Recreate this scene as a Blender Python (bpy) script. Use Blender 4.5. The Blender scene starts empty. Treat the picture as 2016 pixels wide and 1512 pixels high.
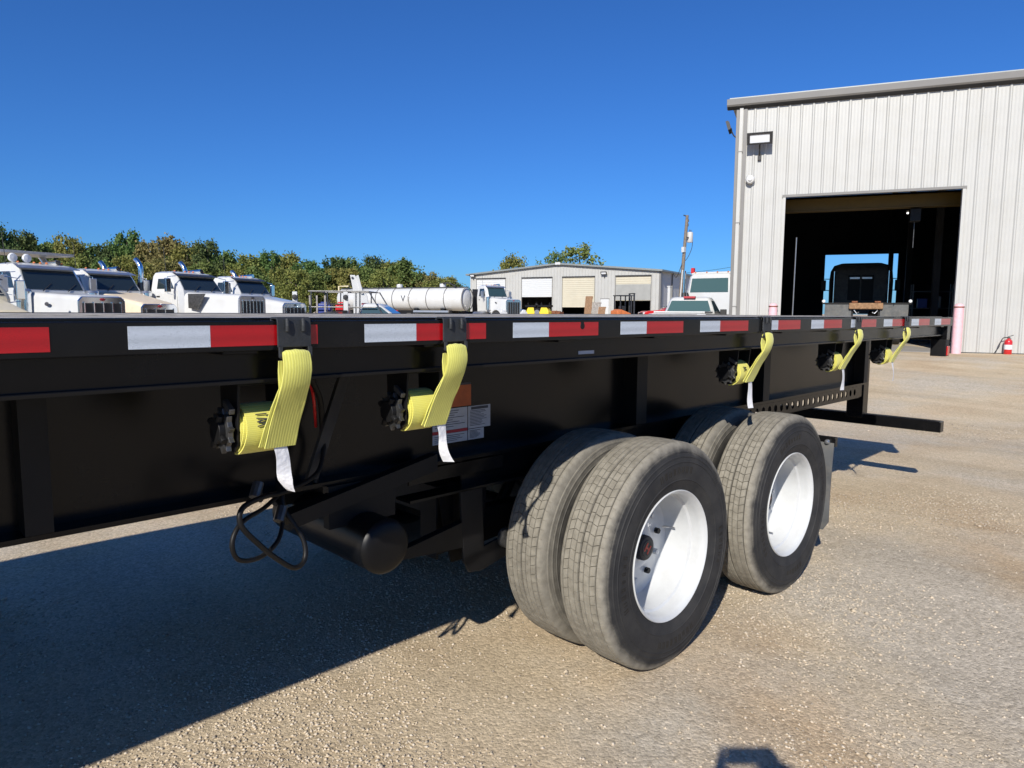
import bpy, bmesh, math, random
import numpy as np
from mathutils import Vector, Matrix
R = math.radians
S = bpy.context.scene
COL = S.collection
# ---------------------------------------------------------------- camera, sky, sun, exposure
FPX, YAW, PITCH, ROLL = 1372.07, 0.77594, -0.10401, 0.006525
CAM = np.array([0.0, -1.6835, 1.6249])
def basis():
    fw = np.array([math.sin(YAW)*math.cos(PITCH), math.cos(YAW)*math.cos(PITCH), math.sin(PITCH)])
    r0 = np.array([math.cos(YAW), -math.sin(YAW), 0.0]); u0 = np.cross(r0, fw)
    return r0*math.cos(ROLL)+u0*math.sin(ROLL), -r0*math.sin(ROLL)+u0*math.cos(ROLL), fw
CR, CU, CF = basis()
cd = bpy.data.cameras.new('camera'); cam = bpy.data.objects.new('camera', cd); COL.objects.link(cam)
cd.sensor_fit = 'HORIZONTAL'; cd.sensor_width = 36.0; cd.lens = FPX/2016*36; cd.clip_start = 0.05; cd.clip_end = 2000
cam.matrix_world = Matrix(((CR[0], CU[0], -CF[0], CAM[0]), (CR[1], CU[1], -CF[1], CAM[1]), (CR[2], CU[2], -CF[2], CAM[2]), (0, 0, 0, 1)))
S.camera = cam
SUNT = Vector((1.43, 0.69, -1.0)).normalized()          # direction the sunlight travels
SUN_EL = math.asin(-SUNT.z); SUN_AZ = math.atan2(-SUNT.x, -SUNT.y)
W = bpy.data.worlds.new('World'); S.world = W; W.use_nodes = True
nt = W.node_tree; nt.nodes.clear()
sky = nt.nodes.new('ShaderNodeTexSky'); sky.sky_type = 'NISHITA'; sky.sun_disc = False
sky.sun_elevation = SUN_EL; sky.sun_rotation = SUN_AZ % (2*math.pi)
sky.altitude = 0; sky.air_density = 1.0; sky.dust_density = 0.3; sky.ozone_density = 6.0
hs = nt.nodes.new('ShaderNodeMixRGB'); hs.blend_type = 'MULTIPLY'; hs.inputs[0].default_value = 1.0; hs.inputs[2].default_value = (0.275, 0.565, 0.94, 1)
bg = nt.nodes.new('ShaderNodeBackground'); bg.inputs[1].default_value = 0.1
wo = nt.nodes.new('ShaderNodeOutputWorld')
nt.links.new(sky.outputs[0], hs.inputs[1]); nt.links.new(hs.outputs[0], bg.inputs[0]); nt.links.new(bg.outputs[0], wo.inputs[0])
sl = bpy.data.lights.new('sun', 'SUN'); sl.energy = 4.8; sl.angle = R(0.53); sl.color = (1.0, 0.95, 0.87)
so = bpy.data.objects.new('sun', sl); COL.objects.link(so); so.location = (-30, -15, 40)
so.rotation_euler = SUNT.to_track_quat('-Z', 'Y').to_euler()
S.view_settings.view_transform = 'Standard'; S.view_settings.look = 'None'
S.view_settings.exposure = 0.3; S.view_settings.gamma = 1.0; S.view_settings.use_curve_mapping = False
S.cycles.max_bounces = 6; S.cycles.use_denoising = True

# ---------------------------------------------------------------- pixel helpers (a pixel gives a direction only)
def ray(px, py): return CF + CR*(px-1008)/FPX + CU*(756-py)/FPX
def dep(px, py, d): return Vector(CAM + ray(px, py)*d)                # forward depth d
def ony(px, py, Y):
    d = ray(px, py); return Vector(CAM + d*((Y-CAM[1])/d[1]))
def sstep(a, b, x):
    t = min(1.0, max(0.0, (x-a)/(b-a))); return t*t*(3-2*t)
FP = Vector((21.369, 3.327, 0.595)); FE = Vector((0.410, -0.912, 0)); FN = Vector((0.912, 0.410, 0))
def gh(x, y):                                                         # ground height
    u = (x-CAM[0])*FN.x + (y-CAM[1])*FN.y
    v = (x-FP.x)*FE.x + (y-FP.y)*FE.y
    a = sstep(9.5, 20.5, u)*sstep(-9.5, -5.9, v)
    b = sstep(30, 46, math.hypot(x, y))
    return 0.595*max(a, b)

# ---------------------------------------------------------------- mesh builder
class MB:
    def __init__(s): s.v = []; s.f = []
    def add(s, vs, fs):
        n = len(s.v); s.v += [tuple(map(float, p)) for p in vs]; s.f += [tuple(i+n for i in f) for f in fs]; return s
    def hexa(s, p): return s.add(p, [(0,3,2,1),(4,5,6,7),(0,1,5,4),(1,2,6,5),(2,3,7,6),(3,0,4,7)])
    def box(s, x0, x1, y0, y1, z0, z1):
        return s.hexa([(x0,y0,z0),(x1,y0,z0),(x1,y1,z0),(x0,y1,z0),(x0,y0,z1),(x1,y0,z1),(x1,y1,z1),(x0,y1,z1)])
    def prism(s, poly, axis, a, b):
        def m(p, t): return {'x': (t, p[0], p[1]), 'y': (p[0], t, p[1]), 'z': (p[0], p[1], t)}[axis]
        n = len(poly)
        return s.add([m(p, a) for p in poly]+[m(p, b) for p in poly],
                     [tuple(range(n)), tuple(range(2*n-1, n-1, -1))]+[(i, (i+1) % n, n+(i+1) % n, n+i) for i in range(n)])
    def loft(s, secs, cap=True, closed=True):
        n = len(secs[0]); vs = [p for q in secs for p in q]; fs = []
        for k in range(len(secs)-1):
            for i in range(n if closed else n-1):
                j = (i+1) % n; fs.append((k*n+i, k*n+j, (k+1)*n+j, (k+1)*n+i))
        if cap: fs += [tuple(range(n)), tuple(range(len(vs)-1, len(vs)-n-1, -1))]
        return s.add(vs, fs)
    def tube(s, pts, r, n=8, cap=True):
        P = [Vector(p) for p in pts]; rr = r if isinstance(r, (list, tuple)) else [r]*len(P)
        t0 = (P[1]-P[0]).normalized(); a = t0.orthogonal().normalized(); secs = []
        for i, p in enumerate(P):
            t = (P[min(i+1, len(P)-1)]-P[max(i-1, 0)]).normalized()
            a = (a-t*a.dot(t)).normalized(); b = t.cross(a)
            secs.append([p+(a*math.cos(2*math.pi*k/n)+b*math.sin(2*math.pi*k/n))*rr[i] for k in range(n)])
        return s.loft(secs, cap)
    def cyl(s, p0, p1, r, r1=None, n=16): return s.tube([p0, p1], [r, r if r1 is None else r1], n)
    def lathe(s, prof, n=48, axis='y', c=(0,0,0), closed=False):
        vs = []; m = len(prof)
        for k in range(n):
            a = 2*math.pi*k/n; ca, sa = math.cos(a), math.sin(a)
            for r, h in prof:
                q = {'y': (r*ca, h, r*sa), 'x': (h, r*ca, r*sa), 'z': (r*ca, r*sa, h)}[axis]
                vs.append((q[0]+c[0], q[1]+c[1], q[2]+c[2]))
        fs = []
        for k in range(n):
            k2 = (k+1) % n
            for i in range(m if closed else m-1):
                j = (i+1) % m; fs.append((k*m+i, k*m+j, k2*m+j, k2*m+i))
        return s.add(vs, fs)
    def ell(s, c, rx, ry, rz, n=12, m=8):
        return s.lathe([(max(1e-4, math.sin(math.pi*i/m)), -math.cos(math.pi*i/m)) for i in range(m+1)], n, 'z').xf(n*(m+1), lambda p: (c[0]+p[0]*rx, c[1]+p[1]*ry, c[2]+p[2]*rz))
    def xf(s, k, fn):
        for i in range(len(s.v)-k, len(s.v)): s.v[i] = fn(s.v[i])
        return s
    def build(s, name, mat, parent=None, smooth=None, bevel=0, recalc=True):
        me = bpy.data.meshes.new(name); me.from_pydata(s.v, [], s.f)
        if recalc:
            bm = bmesh.new(); bm.from_mesh(me); bmesh.ops.recalc_face_normals(bm, faces=bm.faces); bm.to_mesh(me); bm.free()
        me.materials.append(mat)
        if smooth:
            me.polygons.foreach_set('use_smooth', [True]*len(me.polygons)); me.set_sharp_from_angle(angle=R(smooth))
        me.update()
        o = bpy.data.objects.new(name, me); COL.objects.link(o); o.parent = parent
        if bevel:
            b = o.modifiers.new('bevel', 'BEVEL'); b.width = bevel; b.segments = 2; b.limit_method = 'ANGLE'; b.angle_limit = R(40)
        return o
def tag(o, label=None, cat=None, group=None, kind=None):
    for k, v in (('label', label), ('category', cat), ('group', group), ('kind', kind)):
        if v: o[k] = v
    return o
def thing(name, label, cat, loc=(0,0,0), rz=0.0, group=None):
    o = bpy.data.objects.new(name, None); COL.objects.link(o); o.location = loc; o.rotation_euler = (0, 0, rz)
    o.empty_display_size = 0.2
    return tag(o, label, cat, group)
def dup(o, parent=None):
    c = o.copy(); COL.objects.link(c); c.parent = parent
    for ch in list(o.children): dup(ch, c)
    return c
def textmesh(name, txt, size, mat, parent, mw, extrude=0.001):
    cu = bpy.data.curves.new(name, 'FONT'); cu.body = txt; cu.size = size; cu.align_x = 'CENTER'; cu.align_y = 'CENTER'; cu.extrude = extrude
    t = bpy.data.objects.new(name, cu); COL.objects.link(t)
    me = bpy.data.meshes.new_from_object(t.evaluated_get(bpy.context.evaluated_depsgraph_get()))
    bpy.data.objects.remove(t); me.materials.clear(); me.materials.append(mat)
    o = bpy.data.objects.new(name, me); COL.objects.link(o); o.parent = parent; o.matrix_local = mw; return o

# ---------------------------------------------------------------- materials
MT = {}
def N(t, kind, **kw):
    n = t.nodes.new(kind)
    for k, v in kw.items():
        if k.startswith('_'): setattr(n, k[1:], v)
        else: n.inputs[k.replace('__', ' ')].default_value = v
    return n
def mat(name, col, rough=0.5, metal=0.0, var=0.0, scale=8.0, bump=0.0, bscale=60.0, spec=0.5, coat=0.0, dirt=None, dscale=3.0, damt=0.5, rvar=0.0):
    m = bpy.data.materials.new(name); m.use_nodes = True; t = m.node_tree; b = t.nodes['Principled BSDF']
    b.inputs['Base Color'].default_value = (*col, 1); b.inputs['Roughness'].default_value = rough
    b.inputs['Metallic'].default_value = metal; b.inputs['Specular IOR Level'].default_value = spec; b.inputs['Coat Weight'].default_value = coat
    tc = N(t, 'ShaderNodeTexCoord'); out = None
    if var or dirt:
        no = N(t, 'ShaderNodeTexNoise', Scale=scale, Detail=6.0, Roughness=0.6); t.links.new(tc.outputs['Object'], no.inputs['Vector'])
        cr = N(t, 'ShaderNodeValToRGB'); e = cr.color_ramp.elements
        e[0].position = 0.3; e[1].position = 0.7
        e[0].color = (*[c*(1-var) for c in col], 1); e[1].color = (*[min(1, c*(1+var)) for c in col], 1)
        t.links.new(no.outputs[0], cr.inputs[0]); out = cr.outputs[0]
    if dirt:
        n2 = N(t, 'ShaderNodeTexNoise', Scale=dscale, Detail=8.0, Roughness=0.65); t.links.new(tc.outputs['Object'], n2.inputs['Vector'])
        c2 = N(t, 'ShaderNodeValToRGB'); c2.color_ramp.elements[0].position = 0.45; c2.color_ramp.elements[1].position = 0.75
        c2.color_ramp.elements[0].color = (0,0,0,1); c2.color_ramp.elements[1].color = (damt, damt, damt, 1)
        mx = N(t, 'ShaderNodeMixRGB'); mx.inputs[2].default_value = (*dirt, 1)
        t.links.new(n2.outputs[0], c2.inputs[0]); t.links.new(c2.outputs[0], mx.inputs[0]); t.links.new(out, mx.inputs[1]); out = mx.outputs[0]
    if out: t.links.new(out, b.inputs['Base Color'])
    if rvar:
        n3 = N(t, 'ShaderNodeTexNoise', Scale=5.0, Detail=5.0); t.links.new(tc.outputs['Object'], n3.inputs['Vector'])
        mr = N(t, 'ShaderNodeMapRange'); mr.inputs['To Min'].default_value = max(.02, rough-rvar); mr.inputs['To Max'].default_value = rough+rvar
        t.links.new(n3.outputs[0], mr.inputs[0]); t.links.new(mr.outputs[0], b.inputs['Roughness'])
    if bump:
        n4 = N(t, 'ShaderNodeTexNoise', Scale=bscale, Detail=4.0); t.links.new(tc.outputs['Object'], n4.inputs['Vector'])
        bp = N(t, 'ShaderNodeBump', Strength=bump, Distance=0.01); t.links.new(n4.outputs[0], bp.inputs['Height']); t.links.new(bp.outputs[0], b.inputs['Normal'])
    MT[name] = m; return m
mat('black_paint', (.0055,.0055,.006), .22, spec=.26, dirt=(.022,.020,.018), dscale=2.5, damt=.22, var=.2, rvar=.08)
mat('black_chassis', (.006,.006,.0065), .5, spec=.28, var=.3, dirt=(.030,.025,.02), damt=.2)
mat('black_rubber', (.018,.018,.019), .7, var=.3, scale=4, dirt=(.10,.09,.075), damt=.45, dscale=5)
mat('black_plastic', (.02,.02,.021), .55, var=.2)
mat('hook_black', (.022,.024,.026), .55, var=.25, scale=30, bump=.15, bscale=200)
mat('steel', (.55,.55,.56), .3, 1.0, var=.2)
mat('steel_dark', (.12,.12,.12), .4, .8, var=.4, scale=20)
mat('chrome', (.82,.83,.85), .12, 1.0)
mat('alum', (.62,.63,.64), .35, .9, var=.1)
mat('white_paint', (.56,.565,.555), .3, coat=.4, var=.03, dirt=(.42,.39,.34), damt=.4, dscale=2.0)
mat('cream_paint', (.74,.64,.43), .4, coat=.2, var=.05)
mat('beige_hood', (.70,.58,.42), .45, var=.06)
mat('rim_white', (.545,.555,.55), .32, coat=.3, var=.02, scale=6, dirt=(.36,.35,.33), damt=.35, dscale=9)
mat('panel_white', (.425,.422,.398), .42, var=.035, scale=1.2, dirt=(.36,.345,.30), damt=.35, dscale=1.5)
mat('panel_grey', (.50,.49,.47), .5, var=.05, scale=1)
mat('trim_grey', (.165,.158,.148), .45, var=.06, scale=2)
mat('roof_grey', (.24,.26,.25), .45, .3, var=.06)
mat('door_cream', (.52,.48,.37), .45, var=.05, scale=1, dirt=(.5,.42,.3), damt=.3)
mat('door_white', (.56,.57,.565), .4, var=.03)
mat('door_grey', (.30,.30,.28), .5, var=.1, scale=2)
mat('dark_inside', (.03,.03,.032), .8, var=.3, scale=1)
mat('concrete', (.30,.28,.25), .85, var=.15, scale=2)
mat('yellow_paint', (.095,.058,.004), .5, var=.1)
mat('machine_yellow', (.72,.55,.04), .5, var=.1)
mat('pink_paint', (.78,.46,.50), .55, var=.08, scale=9, dirt=(.55,.40,.33), damt=.6, dscale=14)
mat('red_paint', (.50,.016,.018), .3, coat=.4, var=.08)
mat('orange_paint', (.55,.16,.05), .5, var=.15, dirt=(.25,.12,.07), damt=.6)
mat('rust', (.20,.075,.035), .85, var=.4, scale=12)
mat('wood_brown', (.26,.15,.08), .8, var=.35, scale=14)
mat('wood_grey', (.30,.275,.245), .85, var=.35, scale=10)
mat('pole_wood', (.17,.14,.11), .85, var=.3, scale=6)
mat('blue_paint', (.03,.05,.22), .4)
mat('tyre_plain', (.03,.03,.03), .8, var=.3)
mat('decal_white', (.42,.43,.46), .5, var=.08, scale=40)
mat('decal_orange', (.42,.09,.015), .5, var=.15, scale=20)
mat('decal_red', (.35,.02,.03), .5)
mat('decal_ink', (.05,.05,.06), .6)
mat('tag_white', (.66,.66,.68), .75, bump=.4, bscale=70, var=.04, scale=40)
mat('lamp_red', (.5,.02,.02), .2, coat=.5)
mat('lens', (.70,.72,.74), .12, 0, coat=.6)
mat('grey_flap', (.085,.088,.09), .55, var=.25, scale=6, dirt=(.20,.18,.15), damt=.5, dscale=10)
mat('wire', (.015,.015,.016), .6)
mat('bark', (.10,.08,.06), .9, var=.3)
def glass(name, col, rough=.05):
    m = bpy.data.materials.new(name); m.use_nodes = True; b = m.node_tree.nodes['Principled BSDF']
    b.inputs['Base Color'].default_value = (*col, 1); b.inputs['Roughness'].default_value = rough; b.inputs['Coat Weight'].default_value = .6
    b.inputs['Specular IOR Level'].default_value = .6; MT[name] = m
glass('glass_dark', (.02,.03,.035)); glass('glass_teal', (.03,.06,.065)); glass('glass_green', (.055,.10,.088)); mat('tank_black', (.0055,.0055,.006), .40, spec=.22, var=.2)
def emit(name, col, s):
    m = bpy.data.materials.new(name); m.use_nodes = True; b = m.node_tree.nodes['Principled BSDF']
    b.inputs['Emission Color'].default_value = (*col, 1); b.inputs['Emission Strength'].default_value = s; MT[name] = m
emit('tube_light', (1, 1, .95), 3.0)
# reflective tape: fine honeycomb cells under a clear gloss
def tape(name, col, dark):
    m = bpy.data.materials.new(name); m.use_nodes = True; t = m.node_tree; b = t.nodes['Principled BSDF']
    tc = N(t, 'ShaderNodeTexCoord'); v = N(t, 'ShaderNodeTexVoronoi', Scale=320.0, _feature='DISTANCE_TO_EDGE'); t.links.new(tc.outputs['Object'], v.inputs['Vector'])
    cr = N(t, 'ShaderNodeValToRGB'); cr.color_ramp.elements[0].color = (*dark, 1); cr.color_ramp.elements[1].color = (*col, 1); cr.color_ramp.elements[1].position = .12
    t.links.new(v.outputs['Distance'], cr.inputs[0])
    wv = N(t, 'ShaderNodeTexWave', Scale=9.5, Distortion=0.3, _bands_direction='Z'); t.links.new(tc.outputs['Object'], wv.inputs['Vector'])
    mx = N(t, 'ShaderNodeMixRGB', _blend_type='MULTIPLY'); mx.inputs[0].default_value = .16
    t.links.new(cr.outputs[0], mx.inputs[1]); t.links.new(wv.outputs[0], mx.inputs[2]); t.links.new(mx.outputs[0], b.inputs['Base Color'])
    b.inputs['Roughness'].default_value = .3; b.inputs['Coat Weight'].default_value = .25; MT[name] = m
tape('tape_white', (.56,.61,.67), (.33,.37,.42)); tape('tape_red', (.42,.004,.008), (.30,.003,.006))
# yellow webbing: woven ribs along the strap
def webbing(name, axis, scale, col=(.72,.68,.16), dark=(.50,.47,.06)):
    m = bpy.data.materials.new(name); m.use_nodes = True; t = m.node_tree; b = t.nodes['Principled BSDF']
    tc = N(t, 'ShaderNodeTexCoord'); w = N(t, 'ShaderNodeTexWave', Scale=scale, Distortion=1.2, Detail=2.0, _bands_direction=axis); w.inputs['Detail Scale'].default_value = 3
    t.links.new(tc.outputs['Object'], w.inputs['Vector'])
    w2 = N(t, 'ShaderNodeTexWave', Scale=150.0, _bands_direction='Z'); t.links.new(tc.outputs['Object'], w2.inputs['Vector'])
    no = N(t, 'ShaderNodeTexNoise', Scale=14.0, Detail=5.0); t.links.new(tc.outputs['Object'], no.inputs['Vector'])
    cr = N(t, 'ShaderNodeValToRGB'); cr.color_ramp.elements[0].color = (*dark, 1); cr.color_ramp.elements[1].color = (*col, 1); cr.color_ramp.elements[0].position = .05; cr.color_ramp.elements[1].position = .6
    t.links.new(w.outputs[0], cr.inputs[0])
    mx = N(t, 'ShaderNodeMixRGB', _blend_type='MULTIPLY'); mx.inputs[0].default_value = .22
    t.links.new(cr.outputs[0], mx.inputs[1]); t.links.new(no.outputs[0], mx.inputs[2]); t.links.new(mx.outputs[0], b.inputs['Base Color'])
    b.inputs['Roughness'].default_value = .75; b.inputs['Sheen Weight'].default_value = .2
    ad = N(t, 'ShaderNodeMath', _operation='ADD'); ml = N(t, 'ShaderNodeMath', _operation='MULTIPLY'); ml.inputs[1].default_value = .4
    t.links.new(w2.outputs[0], ml.inputs[0]); t.links.new(w.outputs[0], ad.inputs[0]); t.links.new(ml.outputs[0], ad.inputs[1])
    bp = N(t, 'ShaderNodeBump', Strength=.25, Distance=.0015); t.links.new(ad.outputs[0], bp.inputs['Height']); t.links.new(bp.outputs[0], b.inputs['Normal']); MT[name] = m
webbing('web_strap', 'X', 42.0, (.77,.745,.175), (.66,.63,.11)); webbing('web_roll', 'Z', 60.0, (.80,.75,.16), (.72,.66,.10))
def tyre_mat():
    m = bpy.data.materials.new('tyre'); m.use_nodes = True; t = m.node_tree; b = t.nodes['Principled BSDF']; L = t.links.new
    tc = N(t, 'ShaderNodeTexCoord'); sp = N(t, 'ShaderNodeSeparateXYZ'); L(tc.outputs['Object'], sp.inputs[0])
    cb = N(t, 'ShaderNodeCombineXYZ'); L(sp.outputs[0], cb.inputs[0]); L(sp.outputs[2], cb.inputs[2])
    ln = N(t, 'ShaderNodeVectorMath', _operation='LENGTH'); L(cb.outputs[0], ln.inputs[0])
    no = N(t, 'ShaderNodeTexNoise', Scale=9.0, Detail=8.0, Roughness=.65); L(tc.outputs['Object'], no.inputs['Vector'])
    ma = N(t, 'ShaderNodeMath', _operation='MULTIPLY_ADD'); ma.inputs[1].default_value = .07; L(no.outputs[0], ma.inputs[0]); L(ln.outputs['Value'], ma.inputs[2])
    mr = N(t, 'ShaderNodeMapRange', _interpolation_type='SMOOTHSTEP'); mr.inputs['From Min'].default_value = .505; mr.inputs['From Max'].default_value = .552; L(ma.outputs[0], mr.inputs[0])
    n2 = N(t, 'ShaderNodeTexNoise', Scale=28.0, Detail=6.0); L(tc.outputs['Object'], n2.inputs['Vector'])
    tr = N(t, 'ShaderNodeValToRGB'); tr.color_ramp.elements[0].position = .3; tr.color_ramp.elements[1].position = .7
    tr.color_ramp.elements[0].color = (.180,.163,.130,1); tr.color_ramp.elements[1].color = (.275,.252,.205,1); L(n2.outputs[0], tr.inputs[0])
    sw = N(t, 'ShaderNodeValToRGB'); sw.color_ramp.elements[0].position = .35; sw.color_ramp.elements[1].position = .8
    sw.color_ramp.elements[0].color = (.021,.021,.022,1); sw.color_ramp.elements[1].color = (.048,.046,.043,1); L(no.outputs[0], sw.inputs[0])
    mx = N(t, 'ShaderNodeMixRGB'); L(mr.outputs[0], mx.inputs[0]); L(sw.outputs[0], mx.inputs[1]); L(tr.outputs[0], mx.inputs[2])
    # grooves coloured darker by radius, below the tread surface
    g = N(t, 'ShaderNodeMapRange'); g.inputs['From Min'].default_value = .5140; g.inputs['From Max'].default_value = .5192; L(ln.outputs['Value'], g.inputs[0])
    yab = N(t, 'ShaderNodeMath', _operation='ABSOLUTE'); L(sp.outputs[1], yab.inputs[0])
    inn = N(t, 'ShaderNodeMath', _operation='GREATER_THAN'); inn.inputs[1].default_value = .098; L(yab.outputs[0], inn.inputs[0])
    mxm = N(t, 'ShaderNodeMath', _operation='MAXIMUM'); L(g.outputs[0], mxm.inputs[0]); L(inn.outputs[0], mxm.inputs[1])
    m2 = N(t, 'ShaderNodeMixRGB'); m2.inputs[1].default_value = (.022,.019,.015,1); L(mxm.outputs[0], m2.inputs[0]); L(mx.outputs[0], m2.inputs[2])
    L(m2.outputs[0], b.inputs['Base Color']); b.inputs['Roughness'].default_value = .75; b.inputs['Specular IOR Level'].default_value = .3
    bp = N(t, 'ShaderNodeBump', Strength=.35, Distance=.004); n3 = N(t, 'ShaderNodeTexNoise', Scale=160.0, Detail=3.0); L(tc.outputs['Object'], n3.inputs['Vector'])
    L(n3.outputs[0], bp.inputs['Height']); L(bp.outputs[0], b.inputs['Normal']); MT['tyre'] = m; return mr
tyre_mat()
MT['tyre_clean'] = MT['tyre']; _mr = tyre_mat(); MT['tyre_dusty'] = MT['tyre']; MT['tyre_dusty'].name = 'tyre_dusty'; MT['tyre'] = MT['tyre_clean']; _mr.inputs['From Min'].default_value = .40; _mr.inputs['From Max'].default_value = .60
def ground_mat():
    m = bpy.data.materials.new('gravel_lot'); m.use_nodes = True; t = m.node_tree; b = t.nodes['Principled BSDF']; L = t.links.new
    tc = N(t, 'ShaderNodeTexCoord')
    def noise(s, d=6.0, r=.6):
        n = N(t, 'ShaderNodeTexNoise', Scale=s, Detail=d, Roughness=r); L(tc.outputs['Object'], n.inputs['Vector']); return n.outputs[0]
    def ramp(src, a, ca, c, cc):
        r = N(t, 'ShaderNodeValToRGB'); e = r.color_ramp.elements; e[0].position = a; e[0].color = (*ca, 1); e[1].position = c; e[1].color = (*cc, 1); L(src, r.inputs[0]); return r.outputs[0]
    def mix(f, a, c, mode='MIX', fac=None):
        x = N(t, 'ShaderNodeMixRGB', _blend_type=mode)
        if fac is None: L(f, x.inputs[0])
        else: x.inputs[0].default_value = fac
        L(a, x.inputs[1]); L(c, x.inputs[2]); return x.outputs[0]
    tan = ramp(noise(.9), .32, (.530,.425,.285), .68, (.615,.512,.362))
    red = ramp(noise(6), .3, (.475,.340,.210), .7, (.545,.405,.262))
    c1 = mix(ramp(noise(.55, 5), .49, (0,0,0), .66, (.6,.6,.6)), tan, red)
    gry = ramp(noise(20), .3, (.45,.395,.31), .7, (.61,.54,.43))
    c2 = mix(ramp(noise(.35, 7, .62), .47, (0,0,0), .60, (1,1,1)), c1, gry)
    mp = N(t, 'ShaderNodeMapping'); mp.inputs['Rotation'].default_value = (0, 0, R(24.0)); mp.inputs['Scale'].default_value = (1.6, .16, 1); L(tc.outputs['Object'], mp.inputs[0])
    sn = N(t, 'ShaderNodeTexNoise', Scale=1.0, Detail=7.0, Roughness=.62); L(mp.outputs[0], sn.inputs['Vector'])
    c2 = mix(None, c2, ramp(sn.outputs[0], .36, (.80,.79,.77), .62, (1.06,1.06,1.06)), 'MULTIPLY', .6)
    st = ramp(noise(1.7, 5, .55), .64, (1,1,1), .74, (.72,.69,.64))
    c2 = mix(None, c2, st, 'MULTIPLY', .8)
    vo = N(t, 'ShaderNodeTexVoronoi', Scale=75.0, Randomness=1.0); L(tc.outputs['Object'], vo.inputs['Vector'])
    peb = ramp(vo.outputs['Color'], .15, (.62,.60,.57), .9, (1.32,1.30,1.27))
    c3 = mix(None, c2, peb, 'MULTIPLY', .55)
    fine = ramp(noise(240, 3, .7), .3, (.72,.71,.70), .72, (1.2,1.2,1.2))
    c4 = mix(None, c3, fine, 'MULTIPLY', .8)
    L(c4, b.inputs['Base Color']); b.inputs['Roughness'].default_value = .95; b.inputs['Specular IOR Level'].default_value = .15
    v2 = N(t, 'ShaderNodeTexVoronoi', Scale=75.0); L(tc.outputs['Object'], v2.inputs['Vector'])
    ad = N(t, 'ShaderNodeMath', _operation='MULTIPLY_ADD'); ad.inputs[1].default_value = -.7; L(v2.outputs['Distance'], ad.inputs[0]); L(noise(130, 5, .7), ad.inputs[2])
    bp = N(t, 'ShaderNodeBump', Strength=.6, Distance=.009); L(ad.outputs[0], bp.inputs['Height']); L(bp.outputs[0], b.inputs['Normal']); MT['gravel_lot'] = m
ground_mat()
def stone_mat():
    m = bpy.data.materials.new('stones'); m.use_nodes = True; t = m.node_tree; b = t.nodes['Principled BSDF']
    g = N(t, 'ShaderNodeNewGeometry'); r = N(t, 'ShaderNodeValToRGB'); e = r.color_ramp.elements
    e[0].color = (.27,.23,.18,1); e[1].color = (.60,.52,.41,1)
    for p, c in ((.25,(.47,.39,.28,1)),(.5,(.56,.46,.33,1)),(.75,(.50,.43,.34,1)),(.92,(.54,.465,.36,1))): k = e.new(p); k.color = c
    t.links.new(g.outputs['Random Per Island'], r.inputs[0]); t.links.new(r.outputs[0], b.inputs['Base Color']); b.inputs['Roughness'].default_value = .9; MT['stones'] = m
stone_mat()
def leaf_mat(name, c0, c1, c2):
    m = bpy.data.materials.new(name); m.use_nodes = True; t = m.node_tree; b = t.nodes['Principled BSDF']; L = t.links.new
    g = N(t, 'ShaderNodeNewGeometry'); oi = N(t, 'ShaderNodeObjectInfo'); r = N(t, 'ShaderNodeValToRGB'); e = r.color_ramp.elements
    e[0].color = (*c0, 1); e[1].color = (*c2, 1); k = e.new(.5); k.color = (*c1, 1)
    L(g.outputs['Random Per Island'], r.inputs[0])
    hs = N(t, 'ShaderNodeHueSaturation'); mr = N(t, 'ShaderNodeMapRange'); mr.inputs['To Min'].default_value = .475; mr.inputs['To Max'].default_value = .52
    L(oi.outputs['Random'], mr.inputs[0]); L(mr.outputs[0], hs.inputs['Hue']); L(r.outputs[0], hs.inputs['Color']); L(hs.outputs[0], b.inputs['Base Color'])
    b.inputs['Roughness'].default_value = .7; b.inputs['Specular IOR Level'].default_value = .2
    tl_ = N(t, 'ShaderNodeBsdfTranslucent'); L(hs.outputs[0], tl_.inputs[0]); ms = N(t, 'ShaderNodeMixShader'); ms.inputs[0].default_value = .3; L(b.outputs[0], ms.inputs[1]); L(tl_.outputs[0], ms.inputs[2]); L(ms.outputs[0], t.nodes['Material Output'].inputs[0]); MT[name] = m
leaf_mat('leaf_dark', (.043,.073,.027), (.073,.116,.039), (.122,.171,.059))
leaf_mat('leaf_green', (.073,.122,.034), (.128,.189,.054), (.201,.262,.079))
leaf_mat('leaf_olive', (.128,.152,.039), (.207,.226,.061), (.311,.305,.088))
leaf_mat('leaf_autumn', (.140,.134,.049), (.220,.193,.071), (.311,.250,.100))
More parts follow.
